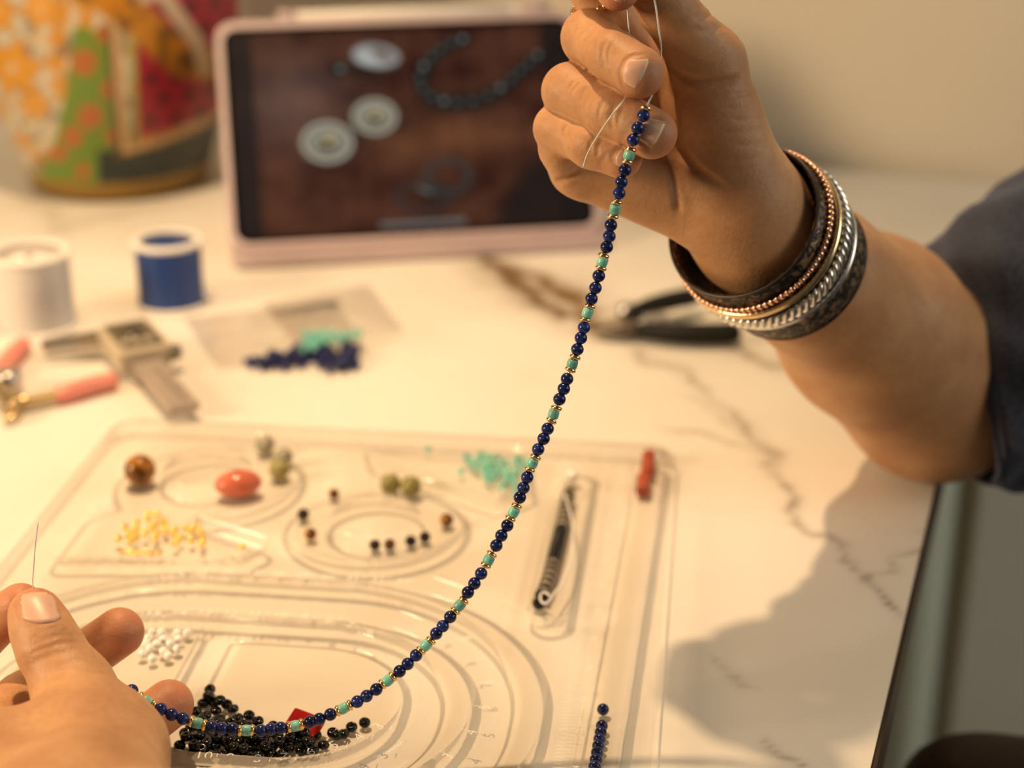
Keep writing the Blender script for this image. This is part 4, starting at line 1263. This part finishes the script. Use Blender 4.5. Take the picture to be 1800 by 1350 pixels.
# a strung row of black and smoky discs in the short channel
strand = thing('bead_strand', 'short strand of black and smoky grey disc beads with a looped white cord', 'bead strand', TP(219, 90, 2))
M_SMOKE = mat('smoky_glass', (0.30, 0.25, 0.18), 0.15, var=0.2, scale=200, coat=0.3, rnd_amt=0.3)
ME_DISC = bead_mesh('disc', torus_prof(0.0029, 0.00095, 10, 1.15), 18); ME_DISC.materials.append(M_BLACKGLASS)
ME_DISC2 = bead_mesh('disc_smoky', torus_prof(0.0029, 0.00095, 10, 1.1), 18); ME_DISC2.materials.append(M_SMOKE)
SL = spline([G(1000, 868, .0045), G(990, 915, .0045), (G(978, 965, .0045)), G(963, 1020, .0045), G(950, 1052, .0045)], 12)
seglen = [0.0]
for a_, b_ in zip(SL[:-1], SL[1:]): seglen.append(seglen[-1] + (b_ - a_).length)
def at_len(s_):
    for i in range(len(SL) - 1):
        if seglen[i + 1] >= s_: 
            t = (s_ - seglen[i]) / (seglen[i + 1] - seglen[i]); return SL[i].lerp(SL[i + 1], t), (SL[i + 1] - SL[i])
    return SL[-1], SL[-1] - SL[-2]
nd = int(seglen[-1] / 0.0023)
for i in range(nd):
    p, t = at_len((i + 0.5) * 0.0023)
    f = i / nd
    blk = (0.36 < f < 0.66) or (i % 2 == 0)
    obj('disc_bead', ME_DISC if blk else ME_DISC2, None, strand, p, t.normalized().to_track_quat('Z', 'Y'))
obj('cord', MB().tube(SL, 0.0004, 8), M_THREAD, strand)
obj('cord_tail', MB().tube(spline([G(992, 868, .009), G(1000, 892, .0105), G(1007, 930, .011), G(1005, 980, .010), G(990, 1020, .009), G(972, 1046, .009), G(962, 1060, .0085), G(952, 1058, .008), G(950, 1046, .008), G(957, 1041, .0085), G(966, 1047, .009)], 8), 0.00042, 8), M_THREAD, strand)
obj('pearl', MB().ball(G(1005, 838, .0052), 0.0032, 16, 10), bpy.data.materials['pearl'], strand)
obj('end_bead', MB().ball(G(1001, 858, .0042), 0.0023, 14, 9), M_SMOKE, strand)
obj('end_bead', MB().ball(G(947, 1060, .004), 0.0027, 14, 9), M_BLACKGLASS, strand)

# ------------------------------------------------------------------ tablet in a pink folio stand
TL0, TR0 = G(412, 478), G(1078, 441)
tx = (TR0 - TL0).normalized(); ty = UPZ.cross(tx).normalized()       # ty points away from the camera
TWID = (TR0 - TL0).length
LEAN = math.radians(39)
tn_up = (UPZ * math.cos(LEAN) + ty * math.sin(LEAN)).normalized()
tablet = thing('tablet', 'tablet in a pale pink folio case showing a photo of jewellery', 'tablet', (TL0 + TR0) / 2)
M_CASE = mat('pale_pink_case', (0.47, 0.36, 0.36), 0.5, var=0.05, scale=40)
M_CASE2 = mat('pale_pink_lining', (0.38, 0.28, 0.28), 0.6, var=0.05, scale=40)
Mb = Matrix((tx, ty, UPZ)).transposed().to_4x4(); Mb.translation = TL0
base_h = 0.0095
obj('stand_base', MB().prism(rrect(0, TWID, 0, 0.150, 0.008, 4), 0.0005, base_h, Mb, 0.002), M_CASE, tablet, smooth_angle=40)
obj('stand_groove', MB().box(0.004, TWID - 0.004, 0.006, 0.012, base_h - 0.001, base_h + 0.002, Mb, 0.0006), M_CASE2, tablet, smooth_angle=40)
Ms = Matrix((tx, tn_up, tx.cross(tn_up))).transposed().to_4x4()      # local z faces the camera side
THGT = 0.152
Ms.translation = TL0 + tx * -0.002 + ty * 0.011 + UPZ * (base_h + 0.0005)
TW2 = TWID - 0.002
obj('case_shell', MB().prism(rrect(0, TW2, 0, THGT, 0.012, 6), -0.0085, -0.0004, Ms, 0.0016), M_CASE, tablet, smooth_angle=40)
# raised frame round the glass
ol, il = rrect(0, TW2, 0, THGT, 0.012, 6), rrect(0.0042, TW2 - 0.0042, 0.0035, THGT - 0.0050, 0.009, 6)
n = len(ol)
V = [Ms @ Vector((x, y, z)) for pl, z in ((ol, -0.001), (ol, 0.0012), (il, 0.0012), (il, -0.001)) for x, y in pl]
b = MB().add(V, [(i * n + k, i * n + (k + 1) % n, ((i + 1) % 4) * n + (k + 1) % n, ((i + 1) % 4) * n + k) for i in range(4) for k in range(n)])
obj('case_frame', b, M_CASE, tablet, smooth_angle=40)
obj('glass_bezel', MB().prism(il, -0.0008, 0.0002, Ms), mat('black_bezel', (0.003, 0.003, 0.003), 0.12, var=0.1, spec=0.12), tablet, smooth_angle=40)
# the lit picture: jewellery on dark wood
SX0, SX1, SY0, SY1 = 0.0075, TW2 - 0.0075, 0.0065, THGT - 0.0085
nu_, nv_ = 300, 190
uu, vv = np.meshgrid(np.linspace(0, 1, nu_ + 1), np.linspace(0, 1, nv_ + 1), indexing='ij')
AR = (SY1 - SY0) / (SX1 - SX0)
xx, yy = uu, (1 - vv) * AR                   # picture coordinates, y down, width 1
img = np.zeros(uu.shape + (3,))
wood = fbm(xx * 9 + 2, yy * 14, 31); grain = fbm(xx * 30, yy * 6 + 3, 37)
img[:] = np.array([0.046, 0.014, 0.008])
img += (wood[..., None] - 0.45) * np.array([0.075, 0.030, 0.014]) + (grain[..., None] - 0.5) * np.array([0.030, 0.012, 0.006])
glare = np.exp(-(((xx - 0.17) / 0.16) ** 2 + ((yy - 0.22) / 0.14) ** 2)); img += glare[..., None] * np.array([0.045, 0.034, 0.030])
glare = np.exp(-(((xx - 0.62) / 0.2) ** 2 + ((yy - 0.36) / 0.06) ** 2)); img += glare[..., None] * np.array([0.07, 0.028, 0.010])
img = np.maximum(img, 0.002)
def blend(mask, col):
    global img
    img = img * (1 - mask[..., None]) + np.array(col) * mask[..., None]
def ell(cx, cy, rx, ry, soft=0.10, rot=0.0):
    c, s_ = math.cos(rot), math.sin(rot)
    X_, Y_ = (xx - cx) * c + (yy - cy) * s_, -(xx - cx) * s_ + (yy - cy) * c
    return np.clip((1 - np.hypot(X_ / rx, Y_ / ry)) / soft, 0, 1)
for cx, cy, rx, ry in ((0.31, 0.35, .12, .05), (0.45, 0.30, .1, .05), (0.38, 0.125, .12, .05), (0.65, 0.24, .20, .06), (0.56, 0.53, .12, .06)):
    blend(ell(cx, cy, rx, ry, 0.8) * 0.75, (0.010, 0.006, 0.005))
for cx, cy, r in ((0.262, 0.352, 0.078), (0.405, 0.278, 0.068)):
    blend(ell(cx, cy, r, r * .86), (0.36, 0.34, 0.27)); blend(ell(cx, cy, r * .84, r * .70), (0.09, 0.08, 0.06)); blend(ell(cx, cy, r * .70, r * .57), (0.27, 0.25, 0.19))
    blend(ell(cx + .002, cy + .006, r * .52, r * .40, .5), (0.06, 0.045, 0.028)); blend(ell(cx + .008, cy - .008, r * .25, r * .28, .6), (0.34, 0.26, 0.13))
blend(ell(0.425, 0.085, 0.074, 0.040, .15, 0.15), (0.30, 0.30, 0.28)); blend(ell(0.445, 0.080, 0.046, 0.020, .4, 0.5), (0.11, 0.075, 0.06)); blend(ell(0.40, 0.098, 0.04, 0.008, .5, 0.1), (0.45, 0.46, 0.45))
blend(ell(0.31, 0.125, 0.033, 0.033, .5), (0.006, 0.007, 0.007)); blend(ell(0.318, 0.122, 0.014, 0.014, .9), (0.16, 0.19, 0.18))
arc = [(0.69, 0.045), (0.655, 0.055), (0.62, 0.075), (0.59, 0.10), (0.565, 0.13), (0.55, 0.165), (0.556, 0.20), (0.58, 0.228), (0.615, 0.243), (0.655, 0.250), (0.70, 0.247), (0.745, 0.232), (0.785, 0.208), (0.82, 0.18), (0.85, 0.155), (0.88, 0.13), (0.91, 0.105)]
for i, (cx, cy) in enumerate(arc):
    blend(ell(cx, cy, 0.029, 0.029, .4), (0.006, 0.007, 0.007)); blend(ell(cx - .004, cy - .006, 0.010, 0.012, .9), (0.10, 0.13, 0.12) if i % 4 else (0.24, 0.27, 0.25))
ringm = np.clip(1 - np.abs(np.hypot((xx - 0.60) / 1.0, (yy - 0.475) / .85) - 0.060) / 0.018, 0, 1); blend(ringm * .8, (0.035, 0.04, 0.04))
ringm = np.clip(1 - np.abs(np.hypot((xx - 0.52) / 1.0, (yy - 0.535) / .6) - 0.070) / 0.02, 0, 1); blend(ringm * .8, (0.025, 0.025, 0.026))
blend(ell(0.53, 0.515, 0.035, 0.006, .6, 0.5), (0.13, 0.14, 0.14))
blend(np.clip((0.070 - xx) / 0.012, 0, 1) * .85, (0.010, 0.008, 0.008)); blend(np.clip((xx - 0.90) / 0.03, 0, 1) * .85, (0.006, 0.005, 0.005))
blend(np.clip((yy - 0.36) / 0.12, 0, 1) * np.clip((xx - 0.70 - (0.60 - yy) * .6) / 0.06, 0, 1) * .85, (0.008, 0.006, 0.006))
blend(((np.abs(xx - 0.515) < 0.125) & (np.abs(yy - 0.598 * AR / 0.62) < 0.007)).astype(float) * .9, (0.13, 0.14, 0.135))
V = np.array([[*(Ms @ Vector((SX0 + (SX1 - SX0) * a_, SY0 + (SY1 - SY0) * c_, 0.0004)))] for a_, c_ in zip(uu.ravel(), vv.ravel())])
ix = np.arange(uu.size).reshape(uu.shape)
me = np_mesh('screen', V, np.stack([ix[:-1, :-1], ix[1:, :-1], ix[1:, 1:], ix[:-1, 1:]], -1).reshape(-1, 4))
set_color(me, 'picture', np.clip(img, 0, 1).reshape(-1, 3))
obj('screen', me, attr_mat('lit_screen', 'picture', 0.12, 1.15), tablet)
# back leg of the folio
q0, q1 = Ms @ Vector((TW2 * .5, THGT * .55, -0.0085)), TL0 + tx * TW2 * .5 + ty * 0.140 + UPZ * base_h
Mk = Matrix((tx, (q0 - q1).normalized(), tx.cross((q0 - q1).normalized()))).transposed().to_4x4(); Mk.translation = q1
obj('support_flap', MB().prism(rrect(-TW2 * .48, TW2 * .48, 0, (q0 - q1).length, 0.006, 3), -0.0012, 0.0012, Mk), M_CASE2, tablet, smooth_angle=40)
# stylus held along the top edge
pc0 = Ms @ Vector((TW2 * 0.205, THGT + 0.0042, -0.0040)); pc1 = Ms @ Vector((TW2 * 0.865, THGT + 0.0042, -0.0040))
stylus = thing('stylus', 'white stylus resting on the top edge of the tablet', 'stylus', pc0)
dv = (pc1 - pc0)
M_WHITE = mat('white_plastic', (0.80, 0.76, 0.68), 0.35, var=0.03, scale=30)
obj('barrel', MB().tube([pc0 + dv * t for t in (0, .01, .5, .93)], [0.0032, 0.0042, 0.0042, 0.0042], 16), M_WHITE, stylus)
obj('tip', MB().tube([pc0 + dv * t for t in (.93, .985, 1.0)], [0.0041, 0.0022, 0.0008], 14), M_WHITE, stylus)
obj('clip_loop', MB().tube([pc0 - dv * .05, pc0 + dv * .02], 0.0052, 14), M_CASE, tablet); obj('clip_loop', MB().tube([pc1 - dv * .02, pc1 + dv * .10], 0.0052, 14), M_CASE, tablet)

# ------------------------------------------------------------------ decorated pot
vc_ = G(212, 312)
HP = [(0.000, 0.0), (0.056, 0.0), (0.060, 0.002), (0.0625, 0.006), (0.0645, 0.012), (0.069, 0.028), (0.077, 0.050), (0.084, 0.075), (0.0885, 0.100), (0.090, 0.125), (0.0885, 0.150), (0.083, 0.175), (0.074, 0.198), (0.067, 0.214), (0.066, 0.222), (0.070, 0.230)]
prof = spline([Vector((r_, 0, h_)) for r_, h_ in HP], 12)
segs = 520
az = np.linspace(0, 2 * PI, segs, endpoint=False)
pr_r = np.array([p.x for p in prof]); pr_h = np.array([p.z for p in prof])
AZ, RR = np.meshgrid(az, pr_r, indexing='ij'); HH = np.meshgrid(az, pr_h, indexing='ij')[1]
va = math.atan2(-vc_.y, -vc_.x)                      # azimuth that faces the camera
Vv = np.stack([vc_.x + RR * np.cos(AZ + va), vc_.y + RR * np.sin(AZ + va), HH], -1)
rel = np.angle(np.exp(1j * AZ))                      # -pi..pi, 0 faces the camera
side = np.where(np.abs(rel) > PI / 2, np.sign(rel) * PI - rel, rel)
sx_ = 212 + np.sin(side) * RR * 2480 - HH * 2330 * 0.093; sy_ = 330 - HH * 2330
ix = np.arange(AZ.size).reshape(AZ.shape); ixn = np.roll(ix, -1, axis=0)
Fv = np.stack([ix[:, :-1], ixn[:, :-1], ixn[:, 1:], ix[:, 1:]], -1).reshape(-1, 4)
colr = np.zeros(AZ.shape + (3,))
f1 = fbm(sx_ / 38, sy_ / 38, 41); f2 = fbm(sx_ / 16, sy_ / 20, 43)
colr[:] = (0.50, 0.44, 0.32)
def paint(mask, c):
    global colr
    m = np.clip(mask, 0, 1)[..., None]; colr = colr * (1 - m) + np.array(c) * m
def pin(P):
    ins = np.zeros(sx_.shape, bool); n_ = len(P)
    for i in range(n_):
        x0, y0 = P[i]; x1, y1 = P[(i + 1) % n_]
        ins ^= ((y0 > sy_) != (y1 > sy_)) & (sx_ < (x1 - x0) * (sy_ - y0) / ((y1 - y0) or 1e-9) + x0)
    return ins.astype(float)
def line_m(P, w): return np.clip((w - pdist(sx_, sy_, P)[0]) / 2.5 + .5, 0, 1)
paint(np.clip((f1 - 0.57) * 14, 0, 1), (0.52, 0.22, 0.012))
paint(np.clip((f1 - 0.70) * 16, 0, 1), (0.62, 0.32, 0.04)); paint(np.clip((f2 - 0.60) * 12, 0, 1) * .7, (0.10, 0.09, 0.08))
for cx, cy, r_ in ((38, 110, 40), (15, 25, 30), (72, 165, 24), (85, 15, 28), (10, 190, 18), (50, 235, 16)):
    d_ = np.hypot(sx_ - cx, sy_ - cy) * (1 + 0.25 * np.sin(6 * np.arctan2(sy_ - cy, sx_ - cx)))
    paint(np.clip((r_ - d_) / 4, 0, 1), (0.56, 0.25, 0.012)); paint(np.clip(1 - np.abs(d_ - r_) / 3.0, 0, 1) * .8, (0.09, 0.07, 0.05)); paint(np.clip((r_ * .22 - d_) / 4, 0, 1), (0.55, 0.45, 0.30))
paint(pin([(135, 40), (205, 50), (214, 245), (180, 330), (60, 330), (98, 240), (122, 140)]), (0.125, 0.215, 0.018))
for cx, cy, r_ in ((150, 94, 21), (182, 52, 15), (192, 137, 17), (159, 180, 21), (131, 215, 18), (196, 214, 14), (108, 246, 15), (147, 275, 13), (124, 304, 12), (88, 308, 11)):
    paint(np.clip((r_ - np.hypot(sx_ - cx, sy_ - cy)) / 3 + .5, 0, 1), (0.37, 0.115, 0.022))
paint(pin([(170, 240), (440, 200), (440, 330), (175, 330)]), (0.010, 0.020, 0.020))
paint(np.clip((f2 - .6) * 6, 0, 1) * pin([(170, 240), (440, 200), (440, 330), (175, 330)]) * .5, (0.06, 0.07, 0.02))
paint(pin([(222, 20), (470, -60), (470, 190), (235, 222)]), (0.34, 0.013, 0.036))
for i in range(9):
    for j in range(7):
        cx = 255 + i * 42 + (j % 2) * 21; cy = -10 + j * 34 + i * 2
        paint(np.clip((9.0 - np.hypot(sx_ - cx, sy_ - cy)) / 2 + .5, 0, 1) * (sx_ > 228) * (sy_ < 212), (0.03, 0.012, 0.012))
leaf = [(150, -30), (200, 10), (250, 50), (300, 100), (352, 122)]
paint(line_m(leaf, 25), (0.46, 0.185, 0.010)); paint(line_m(leaf, 25) * np.clip((f2 - .52) * 10, 0, 1), (0.16, 0.07, 0.01))
paint(line_m([(265, -10), (300, 40), (330, 80), (345, 128)], 11), (0.58, 0.44, 0.30))
fr_ = [(198, 45), (206, 150), (216, 240), (300, 226), (440, 205)]
paint(line_m([(190, 45), (198, 150), (206, 252)], 6), (0.09, 0.05, 0.02)); paint(line_m(fr_, 6.5), (0.52, 0.33, 0.15)); paint(line_m([(226, 60), (230, 150), (233, 224)], 3.5), (0.30, 0.34, 0.05))
paint((HH < 0.0150).astype(float), (0.26, 0.145, 0.018)); paint((HH < 0.0015).astype(float), (0.05, 0.03, 0.01))
pot = thing('flower_pot', 'round decorated pot with green polka dots, red watermelon and orange flowers', 'pot', (vc_.x, vc_.y, 0))
me = np_mesh('body', Vv.reshape(-1, 3), Fv)
set_color(me, 'print', colr.reshape(-1, 3))
obj('body', me, attr_mat('decoupage_print', 'print', 0.42, coat=0.15), pot)
Mv = Matrix.Translation((vc_.x, vc_.y, 0))
obj('rim', MB().lathe([(0.070, 0.230), (0.0725, 0.231), (0.0725, 0.234), (0.069, 0.235), (0.064, 0.230), (0.060, 0.20), (0.058, 0.17)], 64, Mv), mat('ochre_rim', (0.30, 0.17, 0.03), 0.5), pot)

# ------------------------------------------------------------------ thread spools
def spool(pb, R_, H_, mth, lab):
    t = thing('thread_spool', lab, 'thread spool', pb, 'thread spools')
    M_ = Matrix.Translation(pb)
    M_W = bpy.data.materials.get('spool_plastic') or mat('spool_plastic', (0.82, 0.78, 0.72), 0.3, var=0.03, scale=50)
    for z0, ri in ((0.0, .14), (H_ - 0.0028, .84)):
        obj('flange', MB().lathe([(R_ * ri, z0), (R_ * 1.06, z0), (R_ * 1.10, z0 + .0007), (R_ * 1.10, z0 + .0021), (R_ * 1.06, z0 + .0028), (R_ * (ri + .02), z0 + .0028), (R_ * ri, z0 + .0022), (R_ * ri, z0)], 48, M_), M_W, t)
    obj('core', MB().lathe([(R_ * .14, 0.001), (R_ * .14, H_ - .006), (R_ * .10, H_ - .006), (R_ * .10, 0.001), (R_ * .14, 0.001)], 40, M_), M_W, t)
    P = []
    nl = int((H_ - 0.0060) / 0.00085)
    P.append((R_ * .14, 0.0030))
    for i in range(nl):
        z = 0.0030 + 0.00085 * i
        P += [(R_ * .975, z), (R_ * 1.0 + 0.0001 * math.sin(i * 1.7), z + .00042)]
    P.append((R_ * .14, 0.0030 + 0.00085 * nl))
    w = obj('thread_winding', MB().lathe(P, 48, M_), mth, t)
    e0 = pb + Vector((R_ * 1.0, 0.002, 0.010))
    obj('loose_end', MB().tube(spline([e0 + Vector((-.002, -.008, .004)), e0 + Vector((0.0005, 0, 0)), e0 + Vector((.004, .003, -.004)), e0 + Vector((.006, .004, -.0095))], 6), 0.0003, 6), mth, w)
    return t
spool(G(303, 536), 0.0183, 0.0395, mat('blue_cord', (0.012, 0.062, 0.28), 0.35, var=0.15, scale=200), 'spool of royal blue cord on the marble')
spool(G(66, 574), 0.0207, 0.0440, mat('white_cord', (0.82, 0.77, 0.72), 0.4, var=0.04, scale=200), 'spool of white cord standing at the picture edge')

# ------------------------------------------------------------------ calliper
c0, c1 = G(218, 600, .008), G(342, 742, .008)
cx_ = (c1 - c0); cx_.z = 0; cx_.normalize()
MC = frame_from(Vector((c0.x, c0.y, 0.0)), cx_)
cal = thing('calliper', 'grey digital calliper lying across the pink pliers', 'calliper', Vector((c0.x, c0.y, 0.0)))
M_CALBODY = mat('warm_grey_plastic', (0.50, 0.42, 0.30), 0.4, var=0.08, scale=60)
M_CALDARK = mat('dark_grey_steel', (0.15, 0.125, 0.09), 0.4, 0.3, var=0.12, scale=60)
M_BEAM = mat('beam_steel', (0.42, 0.35, 0.30), 0.38, 0.3, var=0.08, scale=60)
M_LCD = mat('lcd', (0.09, 0.075, 0.05), 0.2, var=0.1)
obj('beam', MB().box(-0.020, 0.099, -0.0065, 0.0085, 0.0055, 0.0095, MC, 0.0006), M_BEAM, cal, smooth_angle=30)
for k in range(17):
    obj('scale_mark', MB().box(0.046 + k * .003, 0.0464 + k * .003, 0.0012, 0.0012 + (.005 if k % 5 == 0 else .003), 0.0095, 0.0097, MC), M_LCD, cal)
obj('slider_body', MB().prism(rrect(-0.006, 0.036, -0.0125, 0.0155, 0.003, 4), 0.0040, 0.0165, MC, 0.0015), M_CALBODY, cal, smooth_angle=40)
obj('display_panel', MB().prism(rrect(-0.003, 0.033, -0.0095, 0.0125, 0.002, 4), 0.0160, 0.0176, MC, 0.0005), M_CALDARK, cal, smooth_angle=40)
obj('display', MB().box(0.004, 0.022, -0.006, 0.006, 0.0174, 0.0179, MC), M_LCD, cal)
for k in range(3): obj('button', MB().lathe([(0.0, 0.0190), (0.0018, 0.0190), (0.0021, 0.0184), (0.0021, 0.0172)], 14, MC @ Matrix.Translation((0.027, -0.006 + k * .006, 0))), M_CALBODY, cal)
obj('thumb_wheel', MB().lathe([(0.0, -.003), (0.004, -.003), (0.0045, -.002), (0.0045, .002), (0.004, .003), (0, .003)], 18, MC @ Matrix.Translation((0.033, 0.0165, 0.0105))), M_CALDARK, cal)
# jaws stick out sideways from the beam end
jaw = [(-0.020, -0.006), (-0.0085, -0.006), (-0.0095, -0.020), (-0.0125, -0.036), (-0.0155, -0.040), (-0.0190, -0.036), (-0.0200, -0.020)]
obj('fixed_jaw', MB().prism(list(reversed(jaw)), 0.0058, 0.0092, MC, 0.0004), M_CALDARK, cal, smooth_angle=30)
jaw2 = [(-0.0078, -0.012), (0.004, -0.012), (0.000, -0.022), (-0.0050, -0.037), (-0.0075, -0.040), (-0.0080, -0.030)]
obj('sliding_jaw', MB().prism(list(reversed(jaw2)), 0.0060, 0.0100, MC, 0.0004), M_STEEL, cal, smooth_angle=30)

# ------------------------------------------------------------------ pink handled pliers
pl = thing('pliers', 'small pliers with pink plastic handles at the picture edge', 'pliers', G(10, 695))
M_PINK = mat('pink_vinyl', (0.78, 0.27, 0.21), 0.35, var=0.06, scale=40, sub=0.1)
M_BRASS = mat('brassy_steel', (0.62, 0.46, 0.24), 0.3, 0.9, var=0.15, scale=100)
obj('handle', MB().tube(spline([G(205, 668, .0045), G(160, 678, .0050), G(120, 690, .0052), G(100, 694, .0050)], 5), [0.0035] + [0.0046] * 14 + [0.0044], 14), M_PINK, pl)
obj('handle', MB().tube(spline([G(44, 604, .0045), G(24, 622, .005), G(2, 648, .0052), G(-14, 672, .005)], 5), [0.0035] + [0.0050] * 14 + [0.0044], 14), M_PINK, pl)
obj('shank', MB().tube(spline([G(106, 693, .005), G(75, 700, .005), G(45, 706, .005), G(12, 704, .005)], 5), [0.0030] * 10 + [0.0038] * 6, 12), M_BRASS, pl)
obj('shank', MB().tube(spline([G(-10, 668, .0075), G(-4, 682, .0075), G(10, 700, .0070), G(30, 716, .006)], 5), [0.0032] * 10 + [0.0036] * 6, 12), M_BRASS, pl)
obj('pivot', MB().lathe([(0, 0.0125), (0.005, 0.0122), (0.0068, 0.011), (0.0072, 0.006), (0.0072, 0.002)], 24, Matrix.Translation(Vector((G(16, 690).x, G(16, 690).y, 0)))), M_STEEL, pl)
for dx in (0, 9):
    obj('jaw', MB().tube(spline([G(14 + dx, 700, .006), G(16 + dx, 718, .005), G(14 + dx * 1.2, 730, .0045), G(8 + dx * .8, 738, .004)], 5), list(np.linspace(0.0040, 0.0012, 16)), 10), M_BRASS, pl)

# ------------------------------------------------------------------ black handled pliers
bp = thing('pliers', 'flush cutting pliers with black rubber handles behind the wrist', 'pliers', G(1100, 578))
M_RUB = mat('black_rubber', (0.007, 0.006, 0.005), 0.6, var=0.2, scale=80, spec=0.25)
h1 = spline([G(1098, 562, .010), G(1118, 549, .012), G(1150, 536, .012), G(1190, 526, .012), G(1226, 520, .011)], 6)
obj('handle', MB().tube(h1, list(np.interp(np.linspace(0, 1, len(h1)), [0, .2, .5, .9, 1], [.0036, .0050, .0058, .0062, .0045])), 16, flat=(UPZ, .85)), M_RUB, bp)
h2 = spline([G(1112, 579, .006), G(1150, 583, .0065), G(1200, 586, .007), G(1260, 586, .007), G(1299, 584, .007)], 6)
obj('handle', MB().tube(h2, list(np.interp(np.linspace(0, 1, len(h2)), [0, .15, .5, .9, 1], [.0040, .0052, .0064, .0066, .0050])), 16, flat=(UPZ, .85)), M_RUB, bp)
obj('pivot', MB().lathe([(0, 0.0125), (0.0042, 0.0122), (0.0052, 0.011), (0.0055, 0.004), (0.0055, 0.001)], 24, Matrix.Translation(Vector((G(1102, 572).x, G(1102, 572).y, 0)))), M_STEEL, bp)
M_DKSTEEL = mat('dark_steel', (0.16, 0.13, 0.10), 0.4, 0.6, var=0.1, scale=100)
for dy in (-5, 4):
    jw = spline([G(1112, 572 + dy, .007), G(1085, 575 + dy, .007), G(1060, 577 + dy * .6, .006), G(1040, 579 + dy * .2, .005)], 5)
    obj('jaw', MB().tube(jw, list(np.linspace(.0052, .0010, len(jw))), 12), M_DKSTEEL, bp)
sp_ = []
for i in range(60):
    t = i / 59
    c = G(1128 + 45 * t, 566 - 8 * t, .009)
    a = t * 2 * PI * 6
    sp_.append(c + Vector((0, math.cos(a) * .004, math.sin(a) * .004)))
obj('spring', MB().tube(sp_, 0.0007, 6), M_STEEL, bp)

# ------------------------------------------------------------------ zip bags with beads inside
def zip_bag(corners, lab, h0, seed):
    """corners: four photograph points, opening first two; two films with a pocket of air and a zip strip"""
    c = [G(x, y, h0) for x, y in corners]
    t = thing('zip_bag', lab, 'plastic bag', (c[0] + c[2]) / 2)
    n = 26
    for layer, nm in ((0, 'film'), (1, 'film')):
        V = []
        for i in range(n + 1):
            for j in range(n + 1):
                u, v = i / n, j / n
                p = (c[0] * (1 - u) + c[1] * u) * (1 - v) + (c[3] * (1 - u) + c[2] * u) * v
                puff = (math.sin(PI * u) * math.sin(PI * v)) ** 0.6
                w = 0.0006 * math.sin(9 * u + 5 * v + seed) + 0.0005 * math.sin(17 * v - 7 * u + seed * 2)
                z = (0.0002 if layer == 0 else 0.0003 + 0.0042 * puff + abs(w) * puff)
                V.append(p + Vector((0, 0, z)))
        Fs = [(i * (n + 1) + j, (i + 1) * (n + 1) + j, (i + 1) * (n + 1) + j + 1, i * (n + 1) + j + 1) for i in range(n) for j in range(n)]
        obj(nm, MB().add(V, Fs).mesh(nm, merge=False), M_BAG, t)
    for k in (0.07, 0.10):
        a_, b2 = c[0].lerp(c[3], k), c[1].lerp(c[2], k)
        obj('zip_strip', MB().tube([a_.lerp(b2, s_ / 8) + Vector((0, 0, .0012 + 0.002 * math.sin(PI * s_ / 8))) for s_ in range(9)], 0.0008, 8), M_BAG, t)
    return t
zip_bag([(322, 560), (590, 528), (652, 628), (385, 652)], 'clear zip bag of dark blue beads beside the blue spool', 0.0004, 1.0)
zip_bag([(460, 535), (648, 500), (712, 585), (525, 612)], 'clear zip bag of turquoise beads next to the tablet', 0.0060, 2.0)
pts = []
tries = 0
while len(pts) < 74 and tries < 6000:
    tries += 1
    t = rnd.random(); x = 432 + 196 * t
    mid = 634 - 8 * t + 6 * math.sin(t * 9); wid = 5 + 7 * t
    p = G(x, mid + rnd.gauss(0, .55) * wid, 0.0026)
    if all((p - q).length > 0.0034 for q in pts): pts.append(p)
for k in range(22):
    q = rnd.choice(pts[:70]); pts.append(q + Vector((rnd.uniform(-.001, .001), rnd.uniform(-.001, .001), .0032)))
scatter('lapis_bead', ME_LAPIS, 'dark blue bead inside the clear zip bag', 'bead', 'blue beads in the zip bag', pts, .002)
pts = []
tries = 0
while len(pts) < 40 and tries < 5000:
    tries += 1
    t = rnd.random(); x = 533 + 100 * t
    p = G(x, 600 - 12 * t + rnd.gauss(0, .5) * (11 - 7 * t), 0.0080)
    if all((p - q).length > 0.0030 for q in pts): pts.append(p)
scatter('turquoise_chip', ME_CHIP, 'pale turquoise bead inside the upper zip bag', 'bead', 'turquoise beads in the zip bag', pts, .0015)
